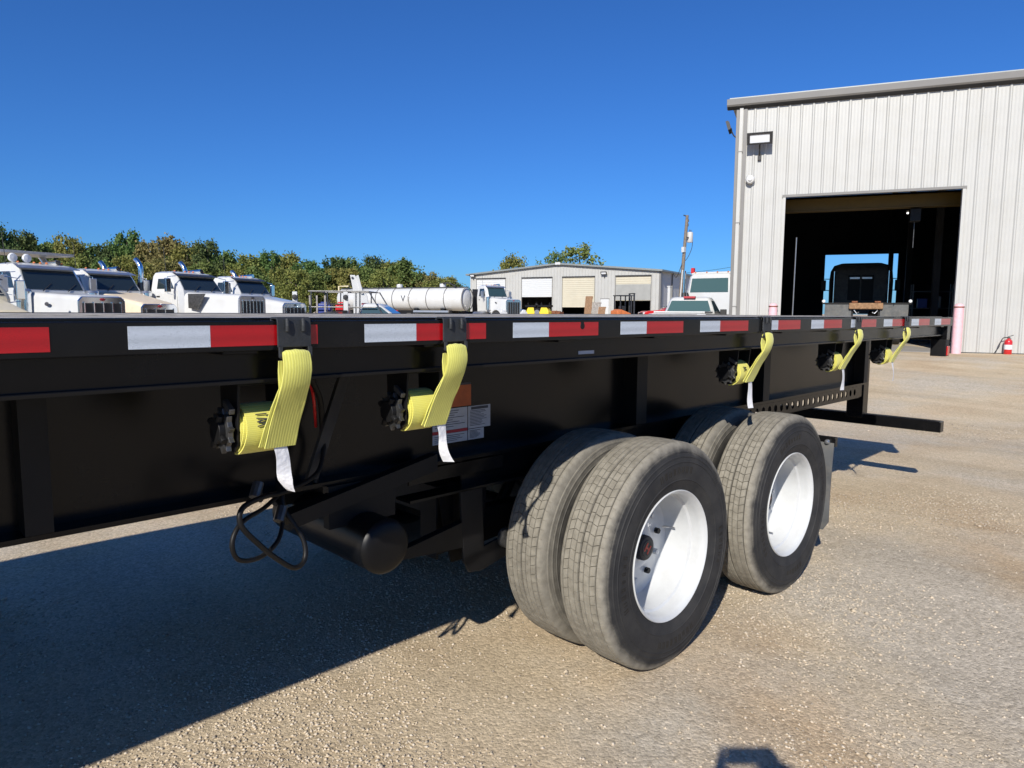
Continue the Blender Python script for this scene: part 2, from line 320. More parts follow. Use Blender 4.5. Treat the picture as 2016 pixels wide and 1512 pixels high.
# ================================================================ ground
def axis_pts(lo, hi, step, far):
    a = list(np.arange(lo, hi+1e-6, step)); g = []; d = step
    x = hi
    while x < far: d *= 1.28; x += d; g.append(x)
    h = []; d = step; x = lo
    while x > -far: d *= 1.28; x -= d; h.append(x)
    return h[::-1]+a+g
def make_ground():
    xs = axis_pts(-4, 34, .22, 700); ys = axis_pts(-8, 26, .22, 700)
    rng = np.random.default_rng(4)
    X, Y = np.meshgrid(xs, ys, indexing='ij')
    Z = np.zeros_like(X)
    for k in range(14):
        a = rng.uniform(0, 6.28); w = rng.uniform(.5, 3.2); Z += .0045*np.sin((X*math.cos(a)+Y*math.sin(a))*w+rng.uniform(0, 6))/max(1, w*.6)
    fade = np.clip(1-(np.abs(Y-1.3)-3)/6, .35, 1)
    H = np.vectorize(gh)(X, Y)
    near = np.clip(np.hypot(X-3.2, Y-1.0)/3.0-.55, 0, 1)
    Z = Z*near+H
    nx, ny = X.shape
    vs = np.stack([X, Y, Z], -1).reshape(-1, 3)
    fs = [(i*ny+j, (i+1)*ny+j, (i+1)*ny+j+1, i*ny+j+1) for i in range(nx-1) for j in range(ny-1)]
    b = MB(); b.v = vs.tolist(); b.f = fs
    o = b.build('ground', MT['gravel_lot'], smooth=60, recalc=False); return tag(o, kind='structure')
make_ground()
def make_stones():
    rng = np.random.default_rng(11); V = []; F = []
    octv = np.array([(1,0,0),(0,1,0),(-1,0,0),(0,-1,0),(0,0,1),(0,0,-1)], float)
    octf = np.array([(0,1,4),(1,2,4),(2,3,4),(3,0,4),(1,0,5),(2,1,5),(3,2,5),(0,3,5)])
    n = 170000
    az = YAW+rng.uniform(-.78, .72, n); d = 1.3+10.5*rng.random(n)**1.6
    x = CAM[0]+np.sin(az)*d; y = CAM[1]+np.cos(az)*d
    ph = rng.uniform(0, 6.28, (6, 2)); fr = rng.uniform(.5, 2.6, (6, 2))
    dens = sum(np.sin(x*fr[i,0]+ph[i,0])*np.sin(y*fr[i,1]+ph[i,1]) for i in range(6))
    keep = rng.random(n) < np.clip(.40+.36*dens+.45*np.clip(1.6-x, 0, 1)+.3*np.clip((d-4.5)/3, 0, .6), .10, 1.0)
    x, y, d = x[keep], y[keep], d[keep]; n = len(x)
    s = (.0026+.0066*rng.random(n)**2.4)*np.clip(.9+d*.03, .9, 1.2)
    big = rng.random(n) < .004; s[big] *= 1.9
    for i in range(n):
        a = rng.uniform(0, 6.28); ca, sa = math.cos(a), math.sin(a)
        p = octv*(1+rng.uniform(-.3, .3, (6, 1)))*np.array([1.2, .9, .62])*s[i]
        q = np.stack([p[:,0]*ca-p[:,1]*sa+x[i], p[:,0]*sa+p[:,1]*ca+y[i], p[:,2]+s[i]*.28], 1)
        q[:,2] += gh(x[i], y[i])
        V.append(q); F.append(octf+6*i)
    V = np.concatenate(V); F = np.concatenate(F)
    me = bpy.data.meshes.new('gravel'); me.vertices.add(len(V)); me.vertices.foreach_set('co', V.ravel())
    me.loops.add(len(F)*3); me.loops.foreach_set('vertex_index', F.ravel().astype(np.int32)); me.polygons.add(len(F))
    me.polygons.foreach_set('loop_start', np.arange(0, len(F)*3, 3, dtype=np.int32)); me.update(calc_edges=True)
    me.materials.append(MT['stones']); o = bpy.data.objects.new('gravel', me); COL.objects.link(o)
    tag(o, 'loose tan and grey gravel scattered over the lot', 'gravel', kind='stuff')
make_stones()

# ================================================================ flatbed trailer
XF, XR = -7.5, 7.09          # front and rear ends of the deck
TW = 2.59                    # width over the rub rails
TR = thing('flatbed_trailer', 'black flatbed trailer with tandem dual wheels and red and white reflective side tape', 'trailer', (0, 0, 0))
BP, BC = MT['black_paint'], MT['black_chassis']
def rail(y0, y1, x0, x1): return MB().box(x0, x1, y0, y1, 1.522, 1.597)
rail(0.0, .013, XF, 3.452).build('rub_rail', BP, TR, bevel=.003); rail(0.0, .013, 3.458, XR).build('rub_rail', BP, TR, bevel=.003)
rail(TW-.013, TW, XF, XR).build('rub_rail', BP, TR, bevel=.003)
# side rails: tall channel behind the rub rail with an out-turned lower lip
for s in (0, 1):
    f = (lambda y: y) if s == 0 else (lambda y: TW-y)
    prof = [(.062,1.604),(.11,1.604),(.11,1.590),(.074,1.590),(.074,1.447),(.105,1.447),(.105,1.437),(.040,1.437),(.040,1.447),(.062,1.447)]
    MB().prism([(f(y), z) for y, z in prof], 'x', XF, XR-.10).build('side_rail', BP, TR, bevel=.0015)
# stake pockets between rub rail and side rail
pk = None; i = 0
for s in (0, 1):
    x = -7.2
    while x < 7.0:
        if pk is None:
            pk = MB().box(-.045, .045, 0, .054, 1.514, 1.592).build('stake_pocket', BP, TR, bevel=.003); o = pk
        else: o = pk.copy(); COL.objects.link(o)
        o.location = (x, .011 if s == 0 else TW-.065, 0); x += .6096
# reflective tape: 7 inch white and 11 inch red pieces
IN = .0254
tx = [-.134,.470,1.073,1.655,2.255,2.858,3.475,4.085,4.70,5.313,5.934,6.545]
tx = [tx[0]-.6096*k for k in range(8, 0, -1)]+tx
tw = MB().box(0, 7*IN, -.0012, .001, 1.5355, 1.5865); tr_ = MB().box(0, 11*IN, -.0012, .001, 1.5355, 1.5865)
ow = orr = None
for x in tx:
    if ow is None: ow = tw.build('white_tape', MT['tape_white'], TR); orr = tr_.build('red_tape', MT['tape_red'], TR); a, c = ow, orr
    else:
        a = ow.copy(); c = orr.copy(); COL.objects.link(a); COL.objects.link(c)
    a.location = (x, 0, 0); c.location = (x+7*IN+.0006, 0, 0)
MB().lathe([(.0001,-.0022),(.012,-.0022),(.013,-.001)], 14, 'y', (2.018,0,1.572)).build('tape_tear', MT['black_chassis'], TR); MB().box(2.008, 2.026, -.0019, -.0011, 1.572, 1.5866).build('tape_tear', MT['black_chassis'], TR)
# deck of grey weathered boards running lengthwise
rnd = random.Random(3)
y = .112
k = 0
while y < TW-.115:
    w = min(.142, TW-.112-y); z = 1.600+rnd.uniform(-.002, .0025)
    MB().box(XF+.02, XR-.08, y+.002, y+w-.002, 1.565, z).build('deck_board', MT['wood_grey'], TR, bevel=.002); y += w; k += 1
# crossmembers under the deck
cm = None; x = XF+.25
while x < XR-.15:
    if cm is None:
        b = MB(); b.box(-.003, .003, .075, TW-.075, 1.475, 1.564); b.box(-.03, .03, .075, TW-.075, 1.469, 1.475); b.box(-.03, .03, .075, TW-.075, 1.558, 1.564)
        cm = b.build('crossmember', BC, TR); o = cm
    else: o = cm.copy(); COL.objects.link(o)
    o.location = (x, 0, 0); x += .4064
# main beams
for yc in (.74, TW-.74):
    b = MB(); b.box(XF+.8, 7.02, yc-.006, yc+.006, .980, 1.469); b.box(XF+.8, 7.02, yc-.10, yc+.10, .964, .980); b.box(XF+.8, 7.02, yc-.08, yc+.08, 1.457, 1.469)
    b.build('main_beam', BP, TR)
    sg = -1 if yc < 1 else 1
    for x, w in ((-5.2,.07),(-3.4,.07),(-1.5,.07),(.395,.07),(3.33,.10),(4.90,.10),(6.93,.09)):
        ys = sorted((yc+sg*.006, yc+sg*.10))
        MB().box(x-w/2, x+w/2, ys[0], ys[1], .981, 1.456).build('web_stiffener', BC, TR)
# rear header with tail lamps
MB().box(6.99, XR, .014, TW-.014, 1.40, 1.598).build('rear_header', BP, TR, bevel=.004)
for yy in (.014, TW-.134): MB().box(6.98, XR, yy, yy+.12, 1.255, 1.402).build('lamp_bracket', BC, TR, bevel=.004)
for yy, q in ((.004, .014), (TW-.014, TW-.004)): MB().box(7.0, 7.07, yy, q, 1.262, 1.345).build('side_marker_lamp', MT['lamp_red'], TR, bevel=.004)
for yy in (.12, .30, TW-.36, TW-.18): MB().lathe([(.0001,7.112),(.045,7.108),(.052,7.09)], 20, 'x', (0, yy+.03, 1.49)).build('tail_lamp', MT['lamp_red'], TR, smooth=40)
# underride guard
b = MB(); b.box(7.06, 7.16, .03, TW-.03, .565, .665); b.build('bumper_bar', BP, TR, bevel=.006)
for yc in (.74, TW-.74):
    MB().box(6.97, 7.10, yc-.075, yc+.075, .64, 1.42).build('bumper_post', BP, TR, bevel=.004)
# slider rail with a row of holes (built as strips round real holes)
def holed_rail(yc, sg):
    b = MB(); z0, z1 = .845, .950; x0, x1 = 2.0, 7.0; y0, y1 = yc-.005, yc+.005
    holes = [4.43+.1016*k for k in range(-2, 24)]; hr, hz = .026, .897
    n = 12; hx0 = holes[0]-.0508; hx1 = holes[-1]+.0508
    b.box(x0, hx0, y0, y1, z0, z1); b.box(hx1, x1, y0, y1, z0, z1)
    for h in holes:
        out = []; inn = []
        for k in range(n):
            a = 2*math.pi*k/n+math.pi/n; c, s_ = math.cos(a), math.sin(a)
            q = max(abs(c)/.0508, abs(s_)/((z1-z0)/2)); out.append((h+c/q, hz+s_/q)); inn.append((h+hr*c, hz+hr*1.15*s_))
        for k in range(n):
            j = (k+1) % n
            b.add([(out[k][0], y0, out[k][1]), (out[j][0], y0, out[j][1]), (inn[j][0], y0, inn[j][1]), (inn[k][0], y0, inn[k][1]),
                   (out[k][0], y1, out[k][1]), (out[j][0], y1, out[j][1]), (inn[j][0], y1, inn[j][1]), (inn[k][0], y1, inn[k][1])],
                  [(0,1,2,3), (7,6,5,4), (3,2,6,7)])
        # the square corners between the 12-gon rays
        for sx in (-1, 1):
            for sz in (-1, 1):
                pass
    b.box(x0, x1, yc-.005, yc+.09*(1 if sg > 0 else 1)-.0, z1, z1+.010)
    ya, yb = sorted((yc-.005*sg, yc+.075*-sg))
    b.box(x0, x1, ya, yb, z0-.010, z0)
    return b.build('slider_rail', BP, TR)
holed_rail(.68, -1); holed_rail(TW-.68, 1)
# ---------------------------------------------------------------- wheels
TYR, TYW = .525, .276
def make_tyre():
    NP_ = 78; pitch = 2*math.pi/NP_
    # half profile from outer bead to tread centre: (radius, offset from tyre centre)
    side = [(.288,.100),(.296,.112),(.312,.119),(.335,.128),(.352,.134),(.3535,.1365),(.357,.1365),(.3585,.1348),(.392,.138),(.420,.1375),(.432,.1362),(.4335,.1385),(.437,.1383),(.4385,.1355),(.455,.1325),(.4565,.1345),(.462,.1335),(.4635,.1305),(.476,.126),(.4775,.1275),(.484,.1255),(.486,.1215),(.497,.1175),(.506,.1135),(.514,.1085)]
    tread = [(.5175,.104),(.5205,.099),(.5215,.092),(.5145,.0895),(.5145,.0865),(.5228,.0840),(.5237,.0600),(.5147,.0585),(.5147,.0565),(.5239,.0550),(.5246,.0300),(.5157,.0282),(.5157,.0258),(.5247,.0240),(.525,.0060),(.5150,.0040)]
    half = side+tread
    prof = [(r, -h) for r, h in half]+[(r, h) for r, h in reversed(half)]
    ns = len(side); m = len(prof)
    fr = [0.0, .035, .07, .53]
    vs = []
    for k in range(NP_):
        for q, f in enumerate(fr):
            for i, (r, h) in enumerate(prof):
                wave = 0.0; rr = r
                if abs(h) < .0895:
                    t = abs(h)/.0855
                    wave = .20*math.sin(h/.0295*math.pi*.95)*(1 if True else 0)
                    if q == 1 and r > .5195: rr = r-.0095
                elif .098 <= abs(h) <= .106 and q == 1: rr = r-.003
                a = (k+f+wave)*pitch
                vs.append((rr*math.cos(a), h, rr*math.sin(a)))
    nn = NP_*len(fr); fs = []
    for k in range(nn):
        k2 = (k+1) % nn
        for i in range(m-1): fs.append((k*m+i, k*m+i+1, k2*m+i+1, k2*m+i))
        fs.append((k*m+m-1, k*m, k2*m, k2*m+m-1))
    # flatten slightly where it stands on the ground
    b = MB(); b.add(vs, fs); return b
def make_wheel():
    # outer wheel: dish opens toward -y, rim flange plane at y = 0
    b = MB()
    prof = [(.2885,.012),(.296,.002),(.3015,-.004),(.304,-.001),(.303,.006),(.297,.014),(.291,.020)]
    barrel = [(.2985,-.0035),(.290,.004),(.2835,.012),(.281,.030),(.2795,.060),(.2785,.070),(.2675,.077),(.264,.100),(.258,.140),(.2545,.185),(.248,.203),(.232,.212),(.20,.210),(.165,.204),(.125,.200),(.110,.196),(.105,.180),(.085,.172),(.060,.170),(.058,.19)]
    full = [(.2985,-.0035),(.3015,-.0045),(.3045,-.001),(.3035,.006),(.297,.014),(.289,.022),(.288,.06),(.28,.09),(.268,.12),(.265,.2),(.288,.235),(.301,.245),(.300,.25),(.284,.245)]
    b.lathe(barrel, 72, 'y'); b.lathe(full, 72, 'y')
    # hand hole recesses and studs
    w = b.build('wheel', MT['rim_white'], None, smooth=35)
    hb = MB(); hb.lathe([(.0001,.138),(.050,.138),(.056,.140),(.059,.146),(.060,.175),(.059,.19)], 40, 'y')
    h = hb.build('hub', MT['black_plastic'], w, smooth=30)
    cp = MB(); cp.lathe([(.0001,.1355),(.038,.1355),(.042,.138)], 32, 'y'); c = cp.build('hub_cap', MT['black_plastic'], w, smooth=30)
    lg = MB()
    for x0, x1, z0, z1 in ((-.020,-.010,-.022,.022),(.010,.020,-.022,.022),(-.010,.010,-.005,.005)): lg.box(x0, x1, .1342, .1358, z0, z1)
    lg.build('hub_logo', MT['lamp_red'], w)
    for k in range(10):
        a = 2*math.pi*k/10+.3
        MB().cyl((.1675*math.cos(a), .182, .1675*math.sin(a)), (.1675*math.cos(a), .208, .1675*math.sin(a)), .014, n=6).build('lug_nut', MT['black_chassis' if k % 4 == 1 else 'rim_white'], w)
    for k in range(2):
        a = k*math.pi+.9
        MB().tube([(.225*math.cos(a), .20, .225*math.sin(a)), (.238*math.cos(a), .17, .238*math.sin(a)), (.240*math.cos(a), .14, .240*math.sin(a))], .004, 6).build('valve_stem', MT['steel'], w)
    rl = random.Random(2)
    for a0 in (.4, 2.0, 3.6, 5.1):          # raised moulding marks on the tyre wall
        lt = MB()
        for k in range(rl.choice((6, 8, 9))):
            a = a0+k*.085; r0, r1 = .385, .385+rl.choice((.022, .03, .03)); wd = rl.uniform(.010, .020)
            for q in (a, a+wd*1.8):
                c_, s_ = math.cos(q), math.sin(q); tx_, tz_ = -s_*.0022, c_*.0022
                lt.hexa([(r0*c_-tx_,-.0212,r0*s_-tz_),(r1*c_-tx_,-.0212,r1*s_-tz_),(r1*c_+tx_,-.0212,r1*s_+tz_),(r0*c_+tx_,-.0212,r0*s_+tz_),(r0*c_-tx_,-.018,r0*s_-tz_),(r1*c_-tx_,-.018,r1*s_-tz_),(r1*c_+tx_,-.018,r1*s_+tz_),(r0*c_+tx_,-.018,r0*s_+tz_)])
        lo = lt.build('sidewall_marks', MT['tyre'], w); lo['kind'] = 'stuff'
    # wheel weight clip
    return w
tyre_b = make_tyre(); tyre_o = tyre_b.build('tyre', MT['tyre'], None, smooth=32)
tyre_o['label'] = 'worn dusty truck tyre'
wheel_o = make_wheel()
AXX = (2.685, 3.930); AXZ = .519
tyre_o.parent = wheel_o; tyre_o.location = (0, .118, 0)
wl = []
for ax in AXX:
    for side in (0, 1):
        w = wheel_o if not wl else dup(wheel_o); wl.append(w)
        w.parent = TR; w.location = (ax, 0, AXZ) if side == 0 else (ax, TW, AXZ)
        rot = len(wl)*.7
        w.rotation_euler = (0, rot, 0) if side == 0 else (0, rot, math.pi)
        # inner dual
        iw = bpy.data.objects.new('inner_wheel', inner_me) if wl[1:] else None
        if iw is None:
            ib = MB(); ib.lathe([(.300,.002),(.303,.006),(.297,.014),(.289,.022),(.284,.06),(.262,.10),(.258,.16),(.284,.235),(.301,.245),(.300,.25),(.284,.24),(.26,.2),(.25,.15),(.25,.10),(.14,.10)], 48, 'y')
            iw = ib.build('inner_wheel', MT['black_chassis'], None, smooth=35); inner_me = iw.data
        else: COL.objects.link(iw)
        it = bpy.data.objects.new('tyre', tyre_o.data); COL.objects.link(it); it.parent = iw; it.location = (0, .118, 0); it.material_slots[0].link = 'OBJECT'; it.material_slots[0].material = MT['tyre_dusty']
        iw.parent = TR; yy = .335
        iw.location = (ax, yy, AXZ) if side == 0 else (ax, TW-yy, AXZ)
        iw.rotation_euler = (0, rot+.4, 0) if side == 0 else (0, rot+.4, math.pi)
for ax in AXX:
    MB().cyl((ax, .34, AXZ), (ax, TW-.34, AXZ), .065, n=20).build('axle', BC, TR, smooth=40)
    for yc in (.62, TW-.62):
        MB().lathe([(.0001,-.09),(.205,-.09),(.21,-.08),(.21,.07),(.19,.09),(.0001,.09)], 32, 'y', (ax, yc+(.06 if yc < 1 else -.06), AXZ)).build('brake_drum', MT['black_chassis'], TR, smooth=40)
    for yc in (.80, TW-.80):
        b = MB(); b.prism([(ax-.66,.60),(ax-.60,.68),(ax+.1,.66),(ax+.55,.60),(ax+.55,.54),(ax+.1,.55),(ax-.60,.50),(ax-.66,.53)], 'y', yc-.04, yc+.04); b.build('trailing_arm', BC, TR, bevel=.004)
        hg = MB()
        for dy in (-.07, .058): hg.prism([(ax-.78,.836),(ax-.48,.836),(ax-.50,.62),(ax-.57,.47),(ax-.70,.47),(ax-.74,.62)], 'y', yc+dy, yc+dy+.012)
        hg.box(ax-.78, ax-.768, yc-.058, yc+.058, .50, .836); hg.build('spring_hanger', BC, TR)
        for dy in (-.085, .07): MB().cyl((ax-.63, yc+dy, .565), (ax-.63, yc+dy+.015, .565), .038, n=6).build('pivot_bolt', MT['steel_dark'], TR)
        MB().lathe([(.0001,.61),(.08,.61),(.115,.63),(.125,.67),(.105,.71),(.125,.75),(.115,.80),(.09,.836),(.0001,.836)], 24, 'z', (ax+.42, yc, 0)).build('air_spring', MT['black_rubber'], TR, smooth=40)
        MB().cyl((ax-.25, yc+.10, .60), (ax-.08, yc+.10, .84), .03, n=12).build('shock_absorber', BC, TR, smooth=40)
    for x in (ax-.63,): MB().box(x-.06, x+.06, .70, TW-.70, .66, .83).build('slider_crossmember', BC, TR)
# front hanger plate with the big pivot nut beside the tyre
b = MB(); b.prism([(1.93,.84),(2.06,.84),(2.07,.56),(2.30,.60),(2.30,.50),(2.06,.45),(1.98,.46),(1.95,.52)], 'y', .60, .614); b.build('spring_hanger', BC, TR, bevel=.003)
b = MB(); b.cyl((2.20, .565, .575), (2.20, .602, .575), .048, n=20); b.cyl((2.20, .53, .575), (2.20, .566, .575), .030, n=6); b.build('pivot_bolt', MT['steel_dark'], TR, smooth=35)
# step plate with round holes on the slider front
b = MB(); b.box(1.68, 2.22, .635, .645, .90, .958); b.box(1.66, 2.6, .60, .70, .835, .846); b.build('slider_plate', BP, TR)
# mud flaps on hangers
for yy0, sg in ((.0, 1), (TW-.62, -1)):
    MB().box(4.545, 4.585, yy0, yy0+.85 if sg > 0 else TW, .775, .835).build('flap_hanger', BP, TR, bevel=.003)
    f = MB(); nx = 10
    secs = []
    for k in range(nx+1):
        z = .80-.57*k/nx; bow = .018*math.sin(k/nx*2.6)+.010*k/nx
        y0, y1 = yy0+.005, yy0+.615
        if k == nx: y0 += .035; y1 -= .035
        secs.append([(4.538-bow, y0, z), (4.538-bow, y1, z), (4.546-bow, y1, z), (4.546-bow, y0, z)])
    f.loft(secs); fo = f.build('mud_flap', MT['grey_flap'], TR, smooth=30)
    for q in (.045, .30, .56): MB().lathe([(.0001,4.516),(.012,4.518),(.016,4.526),(.016,4.54)], 12, 'x', (0, yy0+q, .806)).build('flap_bolt', MT['alum'], TR, smooth=40)
# deep second flap hanging lower behind the tyres
MB().prism([(.10,.36),(.30,.36),(.29,.13),(.15,.115),(.115,.15)], 'x', 4.50, 4.508).build('mud_flap', MT['black_rubber'], TR)
# air tank lying across, with its brackets
b = MB(); b.lathe([(.0001,.455),(.05,.457),(.085,.462),(.099,.470),(.104,.478),(.106,.48),(.106,.50),(.104,.505),(.104,1.20),(.09,1.225),(.0001,1.24)], 40, 'y', (1.455, 0, .735)); b.build('air_tank', MT['tank_black'], TR, smooth=30)
for q in (.62, 1.05): MB().box(1.30, 1.60, q, q+.04, .80, .965).build('tank_bracket', BC, TR)
b = MB(); b.hexa([(1.52,.50,.655),(2.02,.62,.57),(2.02,.66,.57),(1.52,.54,.655),(1.52,.50,.685),(2.02,.62,.70),(2.02,.66,.70),(1.52,.54,.685)]); b.build('support_strut', BC, TR)
a0, a1 = ony(560, 1022, .58), ony(850, 905, .66)
b = MB(); b.hexa([(a0.x,.55,a0.z-.035),(a1.x,.62,a1.z-.04),(a1.x,.67,a1.z-.04),(a0.x,.62,a0.z-.035),(a0.x,.55,a0.z+.02),(a1.x,.62,a1.z+.03),(a1.x,.67,a1.z+.03),(a0.x,.62,a0.z+.02)]); b.build('support_strut', BC, TR)
# strut beside the beam
a0, a1 = ony(668, 752, .70), ony(588, 935, .70)
MB().hexa([(a1.x-.02,.60,a1.z),(a1.x+.025,.60,a1.z),(a1.x+.025,.62,a1.z),(a1.x-.02,.62,a1.z),(a0.x-.02,.60,a0.z+.12),(a0.x+.025,.60,a0.z+.12),(a0.x+.025,.62,a0.z+.12),(a0.x-.02,.62,a0.z+.12)]).build('diagonal_brace', MT['black_rubber'], TR)
# air lines and the hanging coil of hose
def spl(pts, n=10):
    P = [Vector(p) for p in pts]; out = []
    for i in range(len(P)-1):
        p0, p1, p2, p3 = P[max(i-1,0)], P[i], P[i+1], P[min(i+2,len(P)-1)]
        for k in range(n):
            t = k/n; out.append(.5*((2*p1)+(p2-p0)*t+(2*p0-5*p1+4*p2-p3)*t*t+(3*p1-p0-3*p2+p3)*t**3))
    return out+[P[-1]]
def hp(px, py, Y): return ony(px, py, Y)
MB().tube(spl([hp(640,860,.62), hp(625,930,.55), hp(560,968,.45), hp(520,978,.38), hp(478,1000,.34), hp(475,1035,.33), hp(510,1072,.34), hp(545,1100,.36), hp(580,1118,.38), hp(600,1100,.40), hp(596,1060,.42), hp(560,1005,.46), hp(545,985,.5)]), .0085, 8).build('air_hose', MT['black_chassis'], TR, smooth=60)
MB().tube(spl([hp(548,975,.50), hp(520,1000,.42), hp(475,1030,.36), hp(457,1070,.34), hp(470,1102,.35), hp(510,1098,.37), hp(545,1068,.40), hp(556,1030,.44), hp(552,1000,.48)]), .0075, 8).build('air_hose', MT['black_chassis'], TR, smooth=60)
MB().tube(spl([hp(548,940,.58), hp(552,965,.53), hp(556,1000,.5), hp(566,1028,.52)]), .012, 8).build('air_hose', MT['black_chassis'], TR, smooth=60)
MB().tube(spl([hp(512,960,.72), hp(513,985,.5)]), .008, 6).build('air_hose', MT['black_rubber'], TR)
MB().tube(spl([hp(598,735,.5), hp(612,760,.55), hp(618,790,.6), hp(622,840,.66)]), .006, 6).build('red_air_line', MT['red_paint'], TR, smooth=60)
MB().tube(spl([hp(604,733,.5), hp(622,765,.55), hp(632,800,.6), hp(634,880,.66), hp(620,950,.66)]), .011, 8).build('air_hose', MT['black_chassis'], TR, smooth=60)
for q in ((505,965),(552,1012)):
    c = hp(*q, .45); MB().cyl(c-Vector((.012,.01,.02)), c+Vector((.012,.01,.02)), .018, n=10).build('hose_clamp', MT['steel_dark'], TR)
# decals on the beam web
def decal(name, mt, x0, x1, z0, z1, y=.7325): return MB().box(x0, x1, y, y+.0015, z0, z1).build(name, MT[mt], TR)
sc = (.734-CAM[1])/(.71-CAM[1])
def dz(z): return CAM[2]-(CAM[2]-z)*sc
DX = lambda x: x*sc
decal('warning_label', 'decal_orange', DX(1.90), DX(2.085), dz(1.196), dz(1.292)); decal('warning_label', 'decal_ink', DX(1.90), DX(2.085), dz(1.2925), dz(1.302))
l1 = decal('warning_label', 'decal_white', DX(1.862), DX(2.063), dz(1.095), dz(1.191)); l2 = decal('warning_label', 'decal_white', DX(2.068), DX(2.205), dz(1.088), dz(1.191))
l3 = decal('warning_label', 'decal_white', DX(1.862), DX(2.063), dz(1.036), dz(1.080)); decal('warning_label', 'decal_red', DX(1.862), DX(2.063), dz(1.081), dz(1.094))
l4 = decal('warning_label', 'decal_white', DX(2.068), DX(2.164), dz(1.036), dz(1.085))
rnd = random.Random(9)
for x0, x1, z0, z1, n in ((1.875,2.055,1.105,1.185,8),(2.078,2.195,1.098,1.172,11),(1.872,2.05,1.042,1.074,4),(2.076,2.15,1.042,1.080,7)):
    b = MB()
    for k in range(n):
        z = dz(z1-(z1-z0)*(k+.5)/n); b.box(DX(x0), DX(x0+(x1-x0)*rnd.uniform(.55, 1)), .7312, .7322, z-.0012, z+.0012)
    b.build('label_print', MT['decal_ink'], TR)
MB().box(DX(2.085), DX(2.19), .7312, .7322, dz(1.1745), dz(1.187)).build('label_print', MT['decal_ink'], TR)
MB().box(2.07, 2.165, .0735-.014, .0738-.012, 1.4605, 1.4735).build('warning_label', MT['decal_white'], TR)
# landing gear well forward
for yc in (.62, TW-.62):
    MB().box(-4.66, -4.54, yc-.06, yc+.06, .45, 1.47).build('landing_leg', BC, TR, bevel=.005)
    b = MB(); b.box(-4.64, -4.56, yc-.04, yc+.04, .02, .46); b.box(-4.74, -4.46, yc-.12, yc+.12, 0, .02); b.build('landing_foot', BC, TR, bevel=.004)
MB().box(-4.63, -4.57, .68, TW-.68, .75, .82).build('landing_brace', BC, TR)

